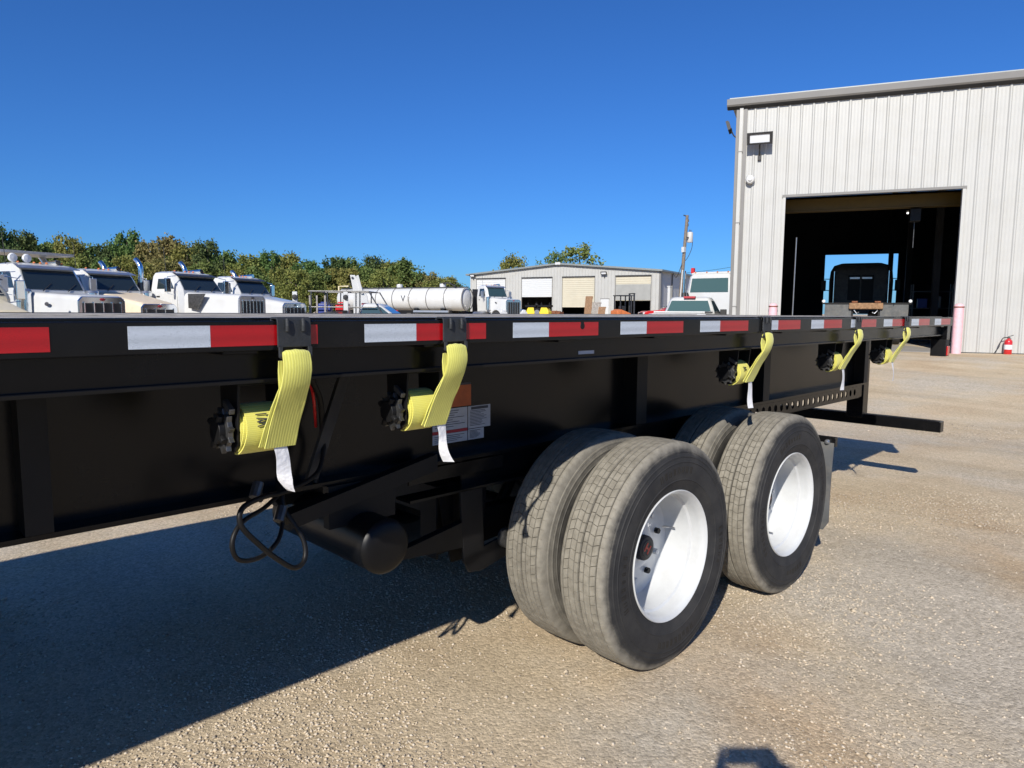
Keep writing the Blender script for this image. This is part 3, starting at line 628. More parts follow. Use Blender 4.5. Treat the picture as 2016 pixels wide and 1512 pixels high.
# ---------------------------------------------------------------- straps: hook over the rail, webbing, winch roll
def make_strap(X, idx, label):
    st = thing('cargo_strap', label, 'strap', (X, 0, 0), 0, 'yellow cargo straps along the trailer side')
    rn = random.Random(idx)
    w = .0460
    # flat hook: plate over the top of the rail with a slot below
    secs = [(.030,1.560),(.030,1.601),(.022,1.6065),(-.004,1.6065),(-.011,1.600),(-.0125,1.590),(-.0125,1.530)]
    b = MB(); th = .0055
    pl = []
    for i, (yy, zz) in enumerate(secs): pl.append((yy, zz))
    def off(i):
        a = Vector(secs[max(i-1,0)]); c = Vector(secs[min(i+1,len(secs)-1)]); t = (c-a).normalized(); return Vector((-t.y, t.x))
    S1 = []
    for i, q in enumerate(secs):
        n_ = off(i); o_ = (q[0]+n_.x*th, q[1]+n_.y*th)
        S1.append([(-w, q[0], q[1]), (w, q[0], q[1]), (w, o_[0], o_[1]), (-w, o_[0], o_[1])])
    b.loft(S1)
    b.box(-w, -w+.011, -.0182, -.0123, 1.504, 1.5305); b.box(w-.011, w, -.0182, -.0123, 1.504, 1.5305)
    b.cyl((-w+.002, -.0150, 1.5085), (w-.002, -.0150, 1.5085), .0068, n=10)
    for q in (-.022, .022): b.tube([(q,-.0165,1.570),(q,-.0182,1.585),(q,-.0165,1.603)], .0055, 8)
    b.build('flat_hook', MT['hook_black'], st, bevel=.0015)
    # webbing: loops round the hook bar then hangs down and inward to the roll
    ym, zb = (.074, 1.258)
    def strip(pts, hw0, hw1, thk, name, mt, dx0=0, dx1=0, crown=0.0):
        secs = []; n = len(pts)
        for i, (yy, zz) in enumerate(pts):
            t = i/(n-1); hw = hw0+(hw1-hw0)*t; dx = dx0+(dx1-dx0)*t
            a = Vector(pts[max(i-1,0)]); c = Vector(pts[min(i+1,n-1)]); tt = (c-a).normalized(); nn = Vector((tt.y, -tt.x))
            row = []
            for k in range(7):
                u = -1+2*k/6; cr = crown*(u*u-.3)*math.sin(math.pi*min(1, t*1.6))+.0008*math.sin(u*9+t*22+idx)
                row.append((dx+hw*u, yy+nn.x*(thk/2-cr), zz+nn.y*(thk/2-cr)))
            for k in range(6, -1, -1):
                u = -1+2*k/6; cr = crown*(u*u-.3)*math.sin(math.pi*min(1, t*1.6))+.0008*math.sin(u*9+t*22+idx)
                row.append((dx+hw*u, yy-nn.x*(thk/2+cr), zz-nn.y*(thk/2+cr)))
            secs.append(row)
        return MB().loft(secs).build(name, MT[mt], st, smooth=50)
    arc = [(-.0150+.0125*math.cos(a)*1.0, 1.5085+.0122*math.sin(a)) for a in [math.radians(q) for q in range(-20, 200, 22)]]
    front = [(-.0325, 1.490), (-.0330, 1.470), (-.0255, 1.445)]+[(-.0195+(ym+.0195)*t+.006*math.sin(math.pi*t), 1.430+(zb-1.430)*t) for t in [k/14 for k in range(15)]]
    strip(arc+front, .0350, .0435, .0040, 'webbing', 'web_strap', 0, -.010+rn.uniform(-.005, .005), .006)
    back = [(-.0022, 1.495), (-.0015, 1.47), (-.0060, 1.445)]+[(-.0120+(ym+.0185)*t+.006*math.sin(math.pi*t), 1.425+(1.262-1.425)*t) for t in [k/12 for k in range(13)]]
    strip(back, .0350, .0430, .0034, 'webbing_tail', 'web_strap', -.006, -.020, .003)
    # roll of webbing on the winch drum (spiral), axis along x
    rc = Vector((.145, 1.308)); x0, x1 = -.098, .004
    pts = []; turns = 3.2; n = 120
    for k in range(n+1):
        a = math.radians(200)+2*math.pi*turns*k/n; rr = .046+.0215*k/n+.0012*math.sin(a*2+idx)
        pts.append((rc.x+rr*math.cos(a), rc.y+rr*math.sin(a)))
    secs = []
    for i, (yy, zz) in enumerate(pts):
        a = Vector(pts[max(i-1,0)]); c = Vector(pts[min(i+1,n)]); tt = (c-a).normalized(); nn = Vector((-tt.y, tt.x))*.0021
        e = .004*math.sin(i*.31+idx)+.003*math.sin(i*.13)
        secs.append([(x0+e, yy-nn.x, zz-nn.y), (x1+e*.4, yy-nn.x, zz-nn.y), (x1+e*.4, yy+nn.x, zz+nn.y), (x0+e, yy+nn.x, zz+nn.y)])
    roll = MB().loft(secs).build('webbing_roll', MT['web_roll'], st, smooth=50)
    if idx in (0, 2):     # hand-drawn marks W . T on the outer turn
        def on(x, deg): 
            a = math.radians(deg); rr = .0715; return (x, rc.x+rr*math.cos(a), rc.y+rr*math.sin(a))
        b = MB()
        for (xa, da), (xb, db) in ((((-.066),170.5),((-.036),166)), ((-.036,166),(-.066,161)), ((-.066,161),(-.036,156.5)), ((-.036,156.5),(-.066,153)), ((-.066,144),(-.036,144)), ((-.038,149),(-.034,149)))[: 6 if idx == 0 else 4]:
            b.tube([on(xa, da), on((xa+xb)/2, (da+db)/2), on(xb, db)], .0017, 5)
        b.build('ink_mark', MT['decal_ink'], st)
    if idx == 0:
        b = MB()
        for rr_, in ((1.0,), (.72,)):
            b.tube([((-.028)+.019*rr_*math.cos(t), rc.x+.0715*math.cos(math.radians(193)+.32*rr_*math.sin(t)), rc.y+.0715*math.sin(math.radians(193)+.32*rr_*math.sin(t))) for t in [2*math.pi*k/20 for k in range(21)]], .0013, 5, cap=False)
        for dd in (188, 194): b.tube([(-.038, rc.x+.0715*math.cos(math.radians(dd)), rc.y+.0715*math.sin(math.radians(dd))), (-.018, rc.x+.0715*math.cos(math.radians(dd+3)), rc.y+.0715*math.sin(math.radians(dd+3)))], .0015, 5)
        b.build('ink_stamp', MT['decal_ink'], st)
    # white sewn-in label hanging from the strap end
    tw_ = .019; L_ = .135 if idx < 2 else .15
    secs = []; n = 12; ph = rn.uniform(0, 3)
    for k in range(n+1):
        t = k/n; tx_ = (.012 if idx else -.006)+(.03*t+.012*math.sin(t*4+ph)*t if idx < 2 else .012*t); yy = ym+.004-.012*math.sin(t*3+ph)*t-.01*t; zz = zb+.006-L_*t
        tw2 = math.sin(t*2.6+ph)*(.9 if idx < 2 else .35)*t; c_, s_ = math.cos(tw2)*tw_*(1-.35*math.sin(t*3.0)*(idx == 1)), math.sin(tw2)*tw_
        if idx == 0 and t > .75: c_ *= 1-(t-.75)*2.6
        secs.append([(tx_-c_, yy-s_, zz), (tx_+c_, yy+s_, zz), (tx_+c_, yy+s_+.0012, zz), (tx_-c_, yy-s_+.0012, zz)])
    MB().loft(secs).build('care_tag', MT['tag_white'], st, smooth=60)
    # winch bolted under the side rail: a part of the trailer
    wn = MB(); xa = X-.112; xb = X+.014
    for q in (xa, xb): wn.prism([(.085,1.4365),(.20,1.4365),(.195,1.27),(.175,1.248),(.125,1.248),(.10,1.27)], 'x', q, q+.008)
    wn.box(xa, xb+.008, .085, .20, 1.428, 1.4368); wn.cyl((xa-.01, .145, 1.308), (xb+.014, .145, 1.308), .024, n=16)
    wo_ = wn.build('strap_winch', BC, TR, bevel=.002)
    g = MB(); n = 11; poly = []
    for k in range(n):
        a = 2*math.pi*k/n
        poly += [(.145+.050*math.cos(a), 1.308+.050*math.sin(a)), (.145+.063*math.cos(a+.12), 1.308+.063*math.sin(a+.12)), (.145+.050*math.cos(a+.30), 1.308+.050*math.sin(a+.30))]
    g.prism(poly, 'x', xa-.024, xa-.010); g.build('ratchet_gear', MT['steel_dark'], wo_, bevel=.0015)
    g = MB(); g.cyl((xa-.040, .145, 1.308), (xa-.024, .145, 1.308), .034, n=20)
    for k in range(4):
        a = k*math.pi/2+.5; g.cyl((xa-.032, .145+.028*math.cos(a), 1.308+.028*math.sin(a)), (xa-.032, .145+.050*math.cos(a), 1.308+.050*math.sin(a)), .010, n=8)
    g.build('winch_cap', BC, wo_, smooth=35, bevel=.0015)
    MB().hexa([(xa-.022,.09,1.355),(xa-.008,.09,1.355),(xa-.008,.13,1.375),(xa-.022,.13,1.375),(xa-.022,.085,1.368),(xa-.008,.085,1.368),(xa-.008,.128,1.392),(xa-.022,.128,1.392)]).build('pawl', MT['steel_dark'], wo_, bevel=.0015)
    return st
for i, (X, lb) in enumerate(((.857, 'yellow cargo strap with hand-inked letters on its roll, nearest the hanging hoses'),
        (1.392, 'yellow cargo strap in front of the orange and white warning labels'),
        (3.506, 'yellow cargo strap hooked at the joint of the rub rail above the rear tyres'),
        (4.805, 'yellow cargo strap above the row of holes, second from the trailer tail'),
        (5.790, 'yellow cargo strap closest to the trailer tail and the bumper post'))): make_strap(X, i, lb)
# ================================================================ shop building (door wall faces the sun)
FZ = .595
def floc(s, y=0, z=0): return FP+FE*s+FN*y+Vector((0, 0, z-FZ))
FRZ = math.atan2(FE.y, FE.x)
SH = thing('shop_building', 'large white ribbed metal shop building with an open bay door', 'building', FP, FRZ)
RIB = [(0,0),(.028,-.030),(.056,-.030),(.084,0),(.138,0),(.145,-.004),(.160,-.004),(.167,0),(.224,0),(.231,-.004),(.246,-.004),(.253,0)]
PT = .3048
def ribbed(x0, x1, z0, z1, flip=1, ph=0.0):
    pts = []; k = math.floor((x0-ph)/PT)-1
    while True:
        base = ph+k*PT
        if base > x1: break
        for a, h in RIB: pts.append((base+a, h*flip))
        k += 1
    def at(x):
        for (a, h), (c, g) in zip(pts, pts[1:]):
            if a <= x <= c: return h+(g-h)*(x-a)/max(1e-9, c-a)
        return 0
    row = [(x0, at(x0))]+[p for p in pts if x0+1e-4 < p[0] < x1-1e-4]+[(x1, at(x1))]
    b = MB(); n = len(row)
    b.add([(x, y, z0) for x, y in row]+[(x, y, z1) for x, y in row], [(i, i+1, n+i+1, n+i) for i in range(n-1)])
    b.add([(x, y+.012, z0) for x, y in row]+[(x, y+.012, z1) for x, y in row], [(i, i+1, n+i+1, n+i) for i in range(n-1)]); return b
DX0, DX1, DZ = -4.345, -.06, 4.275
ZT = 6.80; XL, XRT = -5.60, 12.6; BD = 18.3
cuts = sorted([XL+.9144*k for k in range(21) if XL+.9144*k < XRT]+[DX0-.06, DX1+.06, XRT])
for a, c in zip(cuts, cuts[1:]):
    if c-a < .02: continue
    inside = a >= DX0-.07 and c <= DX1+.07
    ribbed(a, c, DZ+.06 if inside else .03, ZT, 1, XL).build('wall_panel', MT['panel_white'], SH, recalc=False)
tg = MT['trim_grey']
def sb(name, m, *a, **k): return MB().box(*a).build(name, MT[m] if isinstance(m, str) else m, SH, **k)
sb('corner_trim', 'trim_grey', XL-.16, XL-.075, -.045, .12, 0, ZT, bevel=.004); sb('downspout', 'panel_white', XL-.07, XL+.03, -.085, -.034, .08, ZT+.05, bevel=.006)
sb('corner_trim', 'trim_grey', XL+.04, XL+.14, -.048, .0, 0, ZT, bevel=.004)
for z in (1.2, 3.6, 5.6): sb('downspout_strap', 'trim_grey', XL-.08, XL+.045, -.092, -.030, z, z+.025)
# gutter and eave
MB().prism([(-.03,6.80),(-.16,6.86),(-.19,6.90),(-.20,7.055),(-.185,7.06),(-.175,6.92),(-.02,6.90)], 'x', XL-.42, XRT+.4).build('gutter', tg, SH)
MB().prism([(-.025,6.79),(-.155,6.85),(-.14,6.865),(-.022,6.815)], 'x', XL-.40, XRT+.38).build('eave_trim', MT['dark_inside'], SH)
MB().hexa([(XL-.35,-.17,7.05),(XRT+.35,-.17,7.05),(XRT+.35,9.15,7.62),(XL-.35,9.15,7.62),(XL-.35,-.17,7.09),(XRT+.35,-.17,7.09),(XRT+.35,9.15,7.66),(XL-.35,9.15,7.66)]).build('roof', MT['roof_grey'], SH)
MB().hexa([(XL-.35,18.5,7.05),(XRT+.35,18.5,7.05),(XRT+.35,9.15,7.62),(XL-.35,9.15,7.62),(XL-.35,18.5,7.09),(XRT+.35,18.5,7.09),(XRT+.35,9.15,7.66),(XL-.35,9.15,7.66)]).build('roof', MT['roof_grey'], SH)
# side and back walls, floor
for x, nm in ((XL-.06, 0), (XRT, 1)):
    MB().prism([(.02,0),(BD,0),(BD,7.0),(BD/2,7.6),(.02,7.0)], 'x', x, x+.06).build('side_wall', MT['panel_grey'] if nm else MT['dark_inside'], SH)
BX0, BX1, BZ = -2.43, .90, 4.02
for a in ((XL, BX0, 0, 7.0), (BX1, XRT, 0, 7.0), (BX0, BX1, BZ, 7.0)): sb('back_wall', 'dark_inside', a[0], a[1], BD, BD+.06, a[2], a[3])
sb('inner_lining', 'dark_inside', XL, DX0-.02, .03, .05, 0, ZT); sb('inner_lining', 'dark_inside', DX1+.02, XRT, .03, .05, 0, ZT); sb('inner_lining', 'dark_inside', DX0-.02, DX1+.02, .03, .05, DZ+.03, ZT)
sb('shop_floor', 'concrete', XL, XRT, -.02, BD, -.30, .012)
# door frame
sb('door_frame', 'panel_white', DX0-.075, DX0, -.036, .10, 0, DZ, bevel=.003); sb('door_frame', 'panel_white', DX1, DX1+.075, -.036, .10, 0, DZ, bevel=.003)
sb('door_header', 'trim_grey', DX0-.09, DX1+.09, -.044, .10, DZ, DZ+.07, bevel=.003)
MB().cyl((DX0+.10, .55, DZ+.35), (DX1-.05, .55, DZ+.35), .28, n=20).build('door_coil', MT['door_grey'], SH, smooth=40)
# interior columns, crane beam, light
for x in (DX0-.55, DX1+.6):
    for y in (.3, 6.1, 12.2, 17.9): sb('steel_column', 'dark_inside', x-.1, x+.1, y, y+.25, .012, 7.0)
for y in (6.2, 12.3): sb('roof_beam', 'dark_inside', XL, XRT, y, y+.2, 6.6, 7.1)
CRN = thing('bridge_crane', 'yellow overhead crane beam spanning inside the shop bay', 'crane', FP, FRZ)
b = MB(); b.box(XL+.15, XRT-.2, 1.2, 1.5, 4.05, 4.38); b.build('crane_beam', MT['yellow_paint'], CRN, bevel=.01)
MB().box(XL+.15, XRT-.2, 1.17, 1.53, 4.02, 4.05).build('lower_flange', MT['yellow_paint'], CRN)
MB().box(DX1-1.0, DX1-.72, 1.18, 1.5, 3.62, 3.98).build('hoist', MT['black_chassis'], CRN, bevel=.02)
MB().tube([(DX1-.86, 1.34, 3.62), (DX1-.86, 1.34, 2.9)], .012, 6).build('hoist_chain', MT['steel_dark'], CRN)
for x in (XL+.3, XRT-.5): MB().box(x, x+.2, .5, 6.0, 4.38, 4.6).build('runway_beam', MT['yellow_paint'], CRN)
LT = thing('tube_lamp', 'lit white tube lamp hanging inside the shop', 'lamp', floc(-.72, 3.0, FZ+4.10), FRZ)
MB().box(-.2, .2, -.05, .05, 0, .05).build('housing', MT['white_paint'], LT); MB().cyl((-.18, 0, -.02), (.18, 0, -.02), .02, n=10).build('tube', MT['tube_light'], LT)
MB().tube([(0,0,.05),(0,0,2.9)], .006, 5).build('hanger', MT['wire'], LT)
# pipe inside the door, tall shelf
PI_ = thing('conduit_pipe', 'thin grey pipe standing inside the open bay door', 'pipe', floc(-4.02, 1.5, FZ), FRZ)
MB().cyl((0,0,.012), (0.02,0,3.3), .018, n=8).build('pipe', MT['alum'], PI_, smooth=40)
SF = thing('tool_shelf', 'dark tool shelf against the inside wall of the shop', 'shelf', floc(.05, 7.5, FZ), FRZ)
for z in (.012, .6, 1.2, 1.8): MB().box(0, 1.3, 0, .5, z+.02, z+.05).build('shelf_board', MT['steel_dark'], SF)
for x in (0, 1.26):
    for y in (0, .46): MB().box(x, x+.04, y, y+.04, .012, 2.1).build('shelf_post', MT['steel_dark'], SF)
for nm, lb, x, z, sx, sz, m in (('storage_box', 'small blue box on the tool shelf', .2, 1.25, .3, .3, 'blue_paint'), ('oil_drum', 'pale plastic drum on the tool shelf', .8, 1.25, .26, .42, 'white_paint')):
    t_ = thing(nm, lb, 'box' if 'box' in nm else 'drum', floc(.05+x, 7.6, FZ+z), FRZ)
    if 'drum' in nm: MB().lathe([(.0001,0),(sx/2,0),(sx/2,sz*.92),(sx/2-.03,sz),(.0001,sz)], 20, 'z').build('drum_body', MT[m], t_, smooth=40); MB().cyl((0,0,sz),(0,0,sz+.04),.03,n=10).build('drum_cap', MT['black_plastic'], t_)
    else: MB().box(0, sx, 0, .25, 0, sz).build('box_body', MT[m], t_, bevel=.01); MB().box(-.01, sx+.01, -.01, .26, sz, sz+.03).build('box_lid', MT[m], t_, bevel=.005)
# bollards
def bollard(s, y, label):
    t_ = thing('bollard', label, 'bollard', floc(s, y, FZ), FRZ, 'pipe bollards guarding the bay door')
    MB().cyl((0,0,-.02), (0,0,1.24), .115, n=24).build('pipe', MT['pink_paint'], t_, smooth=40)
    b = MB(); b.lathe([(.125,1.20),(.128,1.205),(.128,1.225),(.125,1.23)], 24, 'z'); b.build('band', MT['rust'], t_, smooth=40)
    MB().lathe([(.115,1.235),(.10,1.275),(.06,1.30),(.0001,1.31)], 24, 'z').build('cap', MT['pink_paint'], t_, smooth=60)
bollard(-.015+.03, -.20, 'faded pink pipe bollard beside the bay door near the fire extinguisher')
bollard(DX0-.20, -.20, 'faded pink pipe bollard on the far side of the bay door')
# fire extinguisher on the ground
EX = thing('fire_extinguisher', 'red fire extinguisher standing on the ground by the white wall', 'extinguisher', floc(1.17, -.16, FZ-.035), FRZ)
MB().lathe([(.0001,.0),(.085,.0),(.09,.01),(.09,.36),(.082,.395),(.06,.42),(.03,.435),(.028,.46),(.0001,.46)], 28, 'z').build('cylinder', MT['red_paint'], EX, smooth=40)
MB().lathe([(.0908,.17),(.0908,.29)], 28, 'z').build('paper_label', MT['tag_white'], EX, smooth=40)
b = MB(); b.box(-.03, .03, -.03, .03, .455, .485); b.hexa([(-.02,-.012,.485),(.10,-.012,.53),(.10,.012,.53),(-.02,.012,.485),(-.02,-.012,.50),(.10,-.012,.545),(.10,.012,.545),(-.02,.012,.50)]); b.build('valve_handle', MT['black_plastic'], EX)
MB().tube(spl([(-.03,0,.475),(-.12,-.01,.46),(-.18,-.02,.34),(-.21,-.03,.22),(-.27,-.04,.12),(-.30,-.05,.06)]), .012, 8).build('hose', MT['black_rubber'], EX, smooth=60)
# flood lights
def flood(loc, rz, label, tilt, sc=1.0):
    t_ = thing('flood_light', label, 'flood light', loc, rz, 'flood lights on the buildings'); t_.scale = (sc, sc, sc)
    c, s_ = math.cos(tilt), math.sin(tilt)
    def q(x, y, z): return (x, -.34+y*c-z*s_, .20+y*s_+z*c)
    b = MB()
    for x0, x1, z0, z1 in ((-.34,.34,.11,.16),(-.34,.34,-.16,-.11),(-.34,-.26,-.11,.11),(.26,.34,-.11,.11)):
        b.hexa([q(x0,-.05,z0),q(x1,-.05,z0),q(x1,.04,z0),q(x0,.04,z0),q(x0,-.05,z1),q(x1,-.05,z1),q(x1,.04,z1),q(x0,.04,z1)])
    b.hexa([q(-.30,.03,-.13),q(.30,.03,-.13),q(.30,.07,-.13),q(-.30,.07,-.13),q(-.30,.03,.13),q(.30,.03,.13),q(.30,.07,.13),q(-.30,.07,.13)])
    b.build('lamp_frame', MT['black_plastic'], t_)
    b = MB(); b.hexa([q(-.26,-.03,-.11),q(.26,-.03,-.11),q(.26,-.022,-.11),q(-.26,-.022,-.11),q(-.26,-.03,.11),q(.26,-.03,.11),q(.26,-.022,.11),q(-.26,-.022,.11)]); b.build('lamp_glass', MT['lens'], t_)
    MB().tube([q(0,.07,-.05), q(0,.06,-.20), (0,-.16,-.10), (0,-.03,-.22)], .022, 8).build('arm', MT['black_plastic'], t_)
    MB().box(-.05, .05, -.06, .0, -.34, -.16).build('mount', MT['black_plastic'], t_, bevel=.01)
flood(floc(-5.09, -.02, 6.27), FRZ, 'black flood light on the white shop wall above the round siren', .35)
flood(floc(XL-.12, .35, 6.85), FRZ-math.pi/2, 'black flood light sticking out past the shop corner under the gutter', .3, .8)
SR = thing('alarm_siren', 'round white alarm siren on the shop wall under the flood light', 'siren', floc(-5.315, -.03, 5.40), FRZ)
MB().lathe([(.0001,-.20),(.05,-.20),(.055,-.17),(.10,-.16),(.125,-.12),(.125,-.03),(.10,0),(.0001,0)], 28, 'y').build('horn', MT['white_paint'], SR, smooth=40)
MB().lathe([(.0001,-.215),(.035,-.21),(.04,-.2)], 20, 'y').build('strobe', MT['lens'], SR, smooth=40)

# ================================================================ far workshop with four roll doors
FAZ = R(-16.0); WE = Vector((-math.sin(FAZ), -math.cos(FAZ), 0)); WN = Vector((math.cos(FAZ), -math.sin(FAZ), 0))
W0 = dep(1297, 575, 58.0); W0.z = .595           # right front corner
WRZ = math.atan2(WE.y, WE.x)
def wfac(px, py, off=0):
    d = Vector(ray(px, py)); P = W0+WN*off; c = Vector(CAM); t = (P-c).dot(WN)/d.dot(WN); q = c+d*t; return (q-P).dot(WE), q.z-.595
WS = thing('workshop_building', 'low white metal workshop with gable roof and four roll-up doors', 'building', W0, WRZ)
wl_, _ = wfac(926, 590); wp, zp = wfac(1101, 521); _, zr = wfac(1297, 534); _, zl = wfac(926, 541)
ze = (zr+zl)/2
doors = []
for x0, x1, yt, yb, m in ((938,996,549,620,'door_white'),(1027,1088,547,585,'door_white'),(1107,1172,546,605,'door_cream'),(1212,1283,544,592,'door_cream')):
    a, zt = wfac(x0, yt); c, _ = wfac(x1, yt); _, zb_ = wfac(x0, yb); doors.append((a, c, zt, max(.02, zb_), m))
DH = sum(d[2] for d in doors)/4
def roofz(x): return ze+(zp-ze)*(1-abs(x-wp)/(abs(wl_-wp) if x < wp else abs(wp)))
edges = sorted([wl_, 0.0, wp]+[q for d in doors for q in d[:2]])
k = 0
for a, c in zip(edges, edges[1:]):
    mid = (a+c)/2; ind = [d for d in doors if d[0]-.01 <= mid <= d[1]+.01]
    n = max(1, round((c-a)/.9144))
    for j in range(n):
        x0, x1 = a+(c-a)*j/n, a+(c-a)*(j+1)/n
        b = ribbed(x0, x1, DH if ind else 0, 10.0, 1.3)
        b.v = [(x, y, min(z, roofz(x)-.02)) if z > 5 else (x, y, z) for x, y, z in b.v]
        b.build('wall_panel', MT['panel_white'], WS, recalc=False)
for a, c, zt, zb_, m in doors:
    z = DH; row = 0
    b = MB(); sl_ = .18; zz = zb_
    poly = []
    while zz < DH:
        z2 = min(DH, zz+sl_); b.prism([(.02,zz),(-.005,zz+.01),(-.012,(zz+z2)/2),(-.005,z2-.01),(.02,z2)], 'x', a+.03, c-.03); zz = z2
    b.build('roll_door', MT[m], WS)['kind'] = 'stuff'
    MB().box(a, c, -.075, .05, DH-.05, DH+.06).build('door_header', MT['dark_inside'], WS)
    for x in (a, c-.04): MB().box(x, x+.04, -.05, .05, 0, DH-.05).build('door_jamb', MT['trim_grey'], WS)
if True:
    a, c, zt, zb_, m = doors[3]
    MB().box(a+.05, c-.05, -.03, -.012, zb_+.05, zb_+(DH-zb_)*.66).build('grey_door_section', MT['door_grey'], WS)
mx, mz = wfac(1183, 589); mx2, _ = wfac(1199, 589)
MB().box(mx, mx2, -.06, .0, .02, mz).build('personnel_door', MT['door_white'], WS, bevel=.01); MB().box(mx-.05, mx2+.05, -.05, .0, mz+.001, mz+.06).build('door_frame', MT['trim_grey'], WS)
DP = 20.0
for s_ in (0, 1):
    xa, xb, za, zb_ = (wl_-.35, wp, ze, zp) if s_ == 0 else (0.35, wp, ze, zp)
    MB().hexa([(xa,-.3,za-.05),(xb,-.3,zb_),(xb,DP,zb_),(xa,DP,za-.05),(xa,-.3,za+.10),(xb,-.3,zb_+.15),(xb,DP,zb_+.15),(xa,DP,za+.10)]).build('roof', MT['roof_grey'], WS)
MB().box(-.06, 0, .02, DP, 0, ze).build('side_wall', MT['panel_grey'], WS); MB().box(wl_, wl_+.06, .02, DP, 0, ze).build('side_wall', MT['panel_grey'], WS); MB().prism([(wl_,0),(0,0),(0,ze),(wp,zp),(wl_,ze)], 'y', DP-.06, DP).build('back_wall', MT['dark_inside'], WS)
MB().box(wl_+.06, -.06, .05, DP, -.2, .01).build('shop_floor', MT['concrete'], WS)
for y in (3.5, 7.5, 12, 16): MB().box(.002, .10, y, y+.14, 0, ze-.1).build('downspout', MT['trim_grey'], WS)
MB().box(.003, .16, .0, .35, 0, ze).build('corner_trim', MT['trim_grey'], WS)
MB().box(wp-.25, wp+.25, -.33, -.302, zp-.02, zp+.2).build('ridge_cap', MT['white_paint'], WS)
for px, py, lb in ((1191,537,'small flood light on the workshop wall between two roll doors'),(933,542,'small flood light at the left eave of the workshop')):
    x, z = wfac(px, py); flood(W0+WE*x+WN*-.03+Vector((0,0,z-.2)), WRZ, lb, .4, .8)
# things in front of the far workshop
def wpt(px, off): 
    x, _ = wfac(px, 600, off); p_ = W0+WE*x+WN*off; return Vector((p_.x, p_.y, gh(p_.x, p_.y)))
def yellow_machine(px, label):
    t_ = thing('floor_jack_stand', label, 'machine', wpt(px, -6), WRZ, 'yellow machines by the workshop')
    MB().prism([(-.42,.02),(.42,.02),(.42,1.0),(.25,1.35),(-.25,1.35),(-.42,1.0)], 'y', -.3, .3).build('body', MT['machine_yellow'], t_, bevel=.03)
    MB().box(-.5, .5, -.35, .35, 1.38, 1.55).build('top_guard', MT['black_chassis'], t_)
    for x in (-.4, .34): MB().cyl((x+.03, .0, 1.3), (x+.03, 0, 1.75), .06, n=10).build('post', MT['black_chassis'], t_)
yellow_machine(1048, 'yellow machine with black top in front of the half-open roll door'); yellow_machine(1074, 'yellow machine with black top beside the rusty crates')
t_ = thing('engine_block', 'black engine block between the two yellow machines', 'engine', wpt(1061, -6), WRZ)
MB().box(-.35, .35, -.3, .3, .0, 1.3).build('block', MT['black_chassis'], t_, bevel=.04); MB().cyl((0,-.35,.95), (0,-.28,.95), .22, n=18).build('pulley', MT['alum'], t_); MB().cyl((-.2,0,1.3), (-.2,0,1.65), .12, n=12).build('filter', MT['black_plastic'], t_)
def crate(px, off, w, h, m, label, lean=0):
    t_ = thing('storage_crate', label, 'crate', wpt(px, off), WRZ); b = MB()
    n = 4
    for k in range(n): MB().box(-w/2, w/2, -.36, -.33, h*k/n+.01, h*(k+1)/n-.02).build('slat', MT[m], t_)
    MB().box(-w/2, w/2, -.325, .35, 0, h*.96).build('crate_body', MT[m], t_)
    for x in (-w/2, w/2-.08): MB().box(x, x+.08, -.39, -.361, 0, h).build('corner_post', MT[m], t_)
crate(1091, -4, .95, 1.12, 'rust', 'low rusty crate in front of the wall between the roll doors'); crate(1101, -4, .5, 1.05, 'rust', 'narrow rusty crate next to the cream roll door')
def pallets(px, off, w, h, m, label):
    t_ = thing('leaning_pallet', label, 'pallet', wpt(px, off), WRZ, 'pallets and boards leaning by the small door'); n = 6
    for k in range(n):
        x = -w/2+w*k/n; MB().hexa([(x,-.6,.0),(x+w/n*.8,-.6,.0),(x+w/n*.8,-.55,.0),(x,-.55,.0),(x*1.08,-.12,h),((x+w/n*.8)*1.08,-.12,h),((x+w/n*.8)*1.08,-.07,h),(x*1.08,-.07,h)]).build('board', MT[m], t_)
    for z, y in ((.15,-.53),(h*.55,-.31),(h*.92,-.11)): MB().box(-w/2*1.05, w/2*1.05, y, y+.06, z, z+.1).build('cross_board', MT[m], t_)
pallets(1161, -1.5, .62, 2.35, 'wood_brown', 'tall brown wooden pallet leaning by the cream roll door'); pallets(1176, -1.5, .75, 1.85, 'wood_grey', 'dark wooden pallet leaning beside the small white door'); pallets(1187, -2.0, .6, 1.45, 'wood_brown', 'short stained board leaning in front of the small white door')
# forklift
fp_ = wpt(1227, -5); FK = thing('forklift', 'old orange forklift parked in front of the last roll door', 'forklift', fp_, WRZ)
MB().prism([(-.75,.35),(.6,.35),(.6,.75),(.35,.95),(-.5,1.25),(-.8,1.1)], 'y', -.5, .5).build('body', MT['orange_paint'], FK, bevel=.04)
MB().box(-.82, -.45, -.55, .55, .35, 1.15).build('counterweight', MT['orange_paint'], FK, bevel=.08)
for x in (-.55, .42):
    for y in (-.48, .42): MB().box(x, x+.07, y, y+.07, .9, 2.25).build('guard_post', MT['steel_dark'], FK)
MB().box(-.62, .56, -.52, .52, 2.25, 2.33).build('overhead_guard', MT['steel_dark'], FK)
for y in (-.38, .30): MB().box(.72, .82, y, y+.1, .1, 2.5).build('mast_rail', MT['steel_dark'], FK)
MB().box(.70, .84, -.38, .40, 2.42, 2.5).build('mast_top', MT['steel_dark'], FK)
for y in (-.3, .2): MB().box(.84, 1.9, y, y+.1, .06, .12).build('fork', MT['steel_dark'], FK)
MB().box(-.3, .1, -.22, .22, 1.0, 1.5).build('seat', MT['black_plastic'], FK, bevel=.05)
for x in (-.5, .5):
    for y in (-.58, .42): MB().lathe([(.12,-.0),(.28,0),(.32,.03),(.32,.13),(.28,.16),(.12,.16)], 20, 'y', (x, y, .32)).build('wheel', MT['tyre_plain'], FK, smooth=40)
FK.rotation_euler = (0, 0, WRZ+.9)
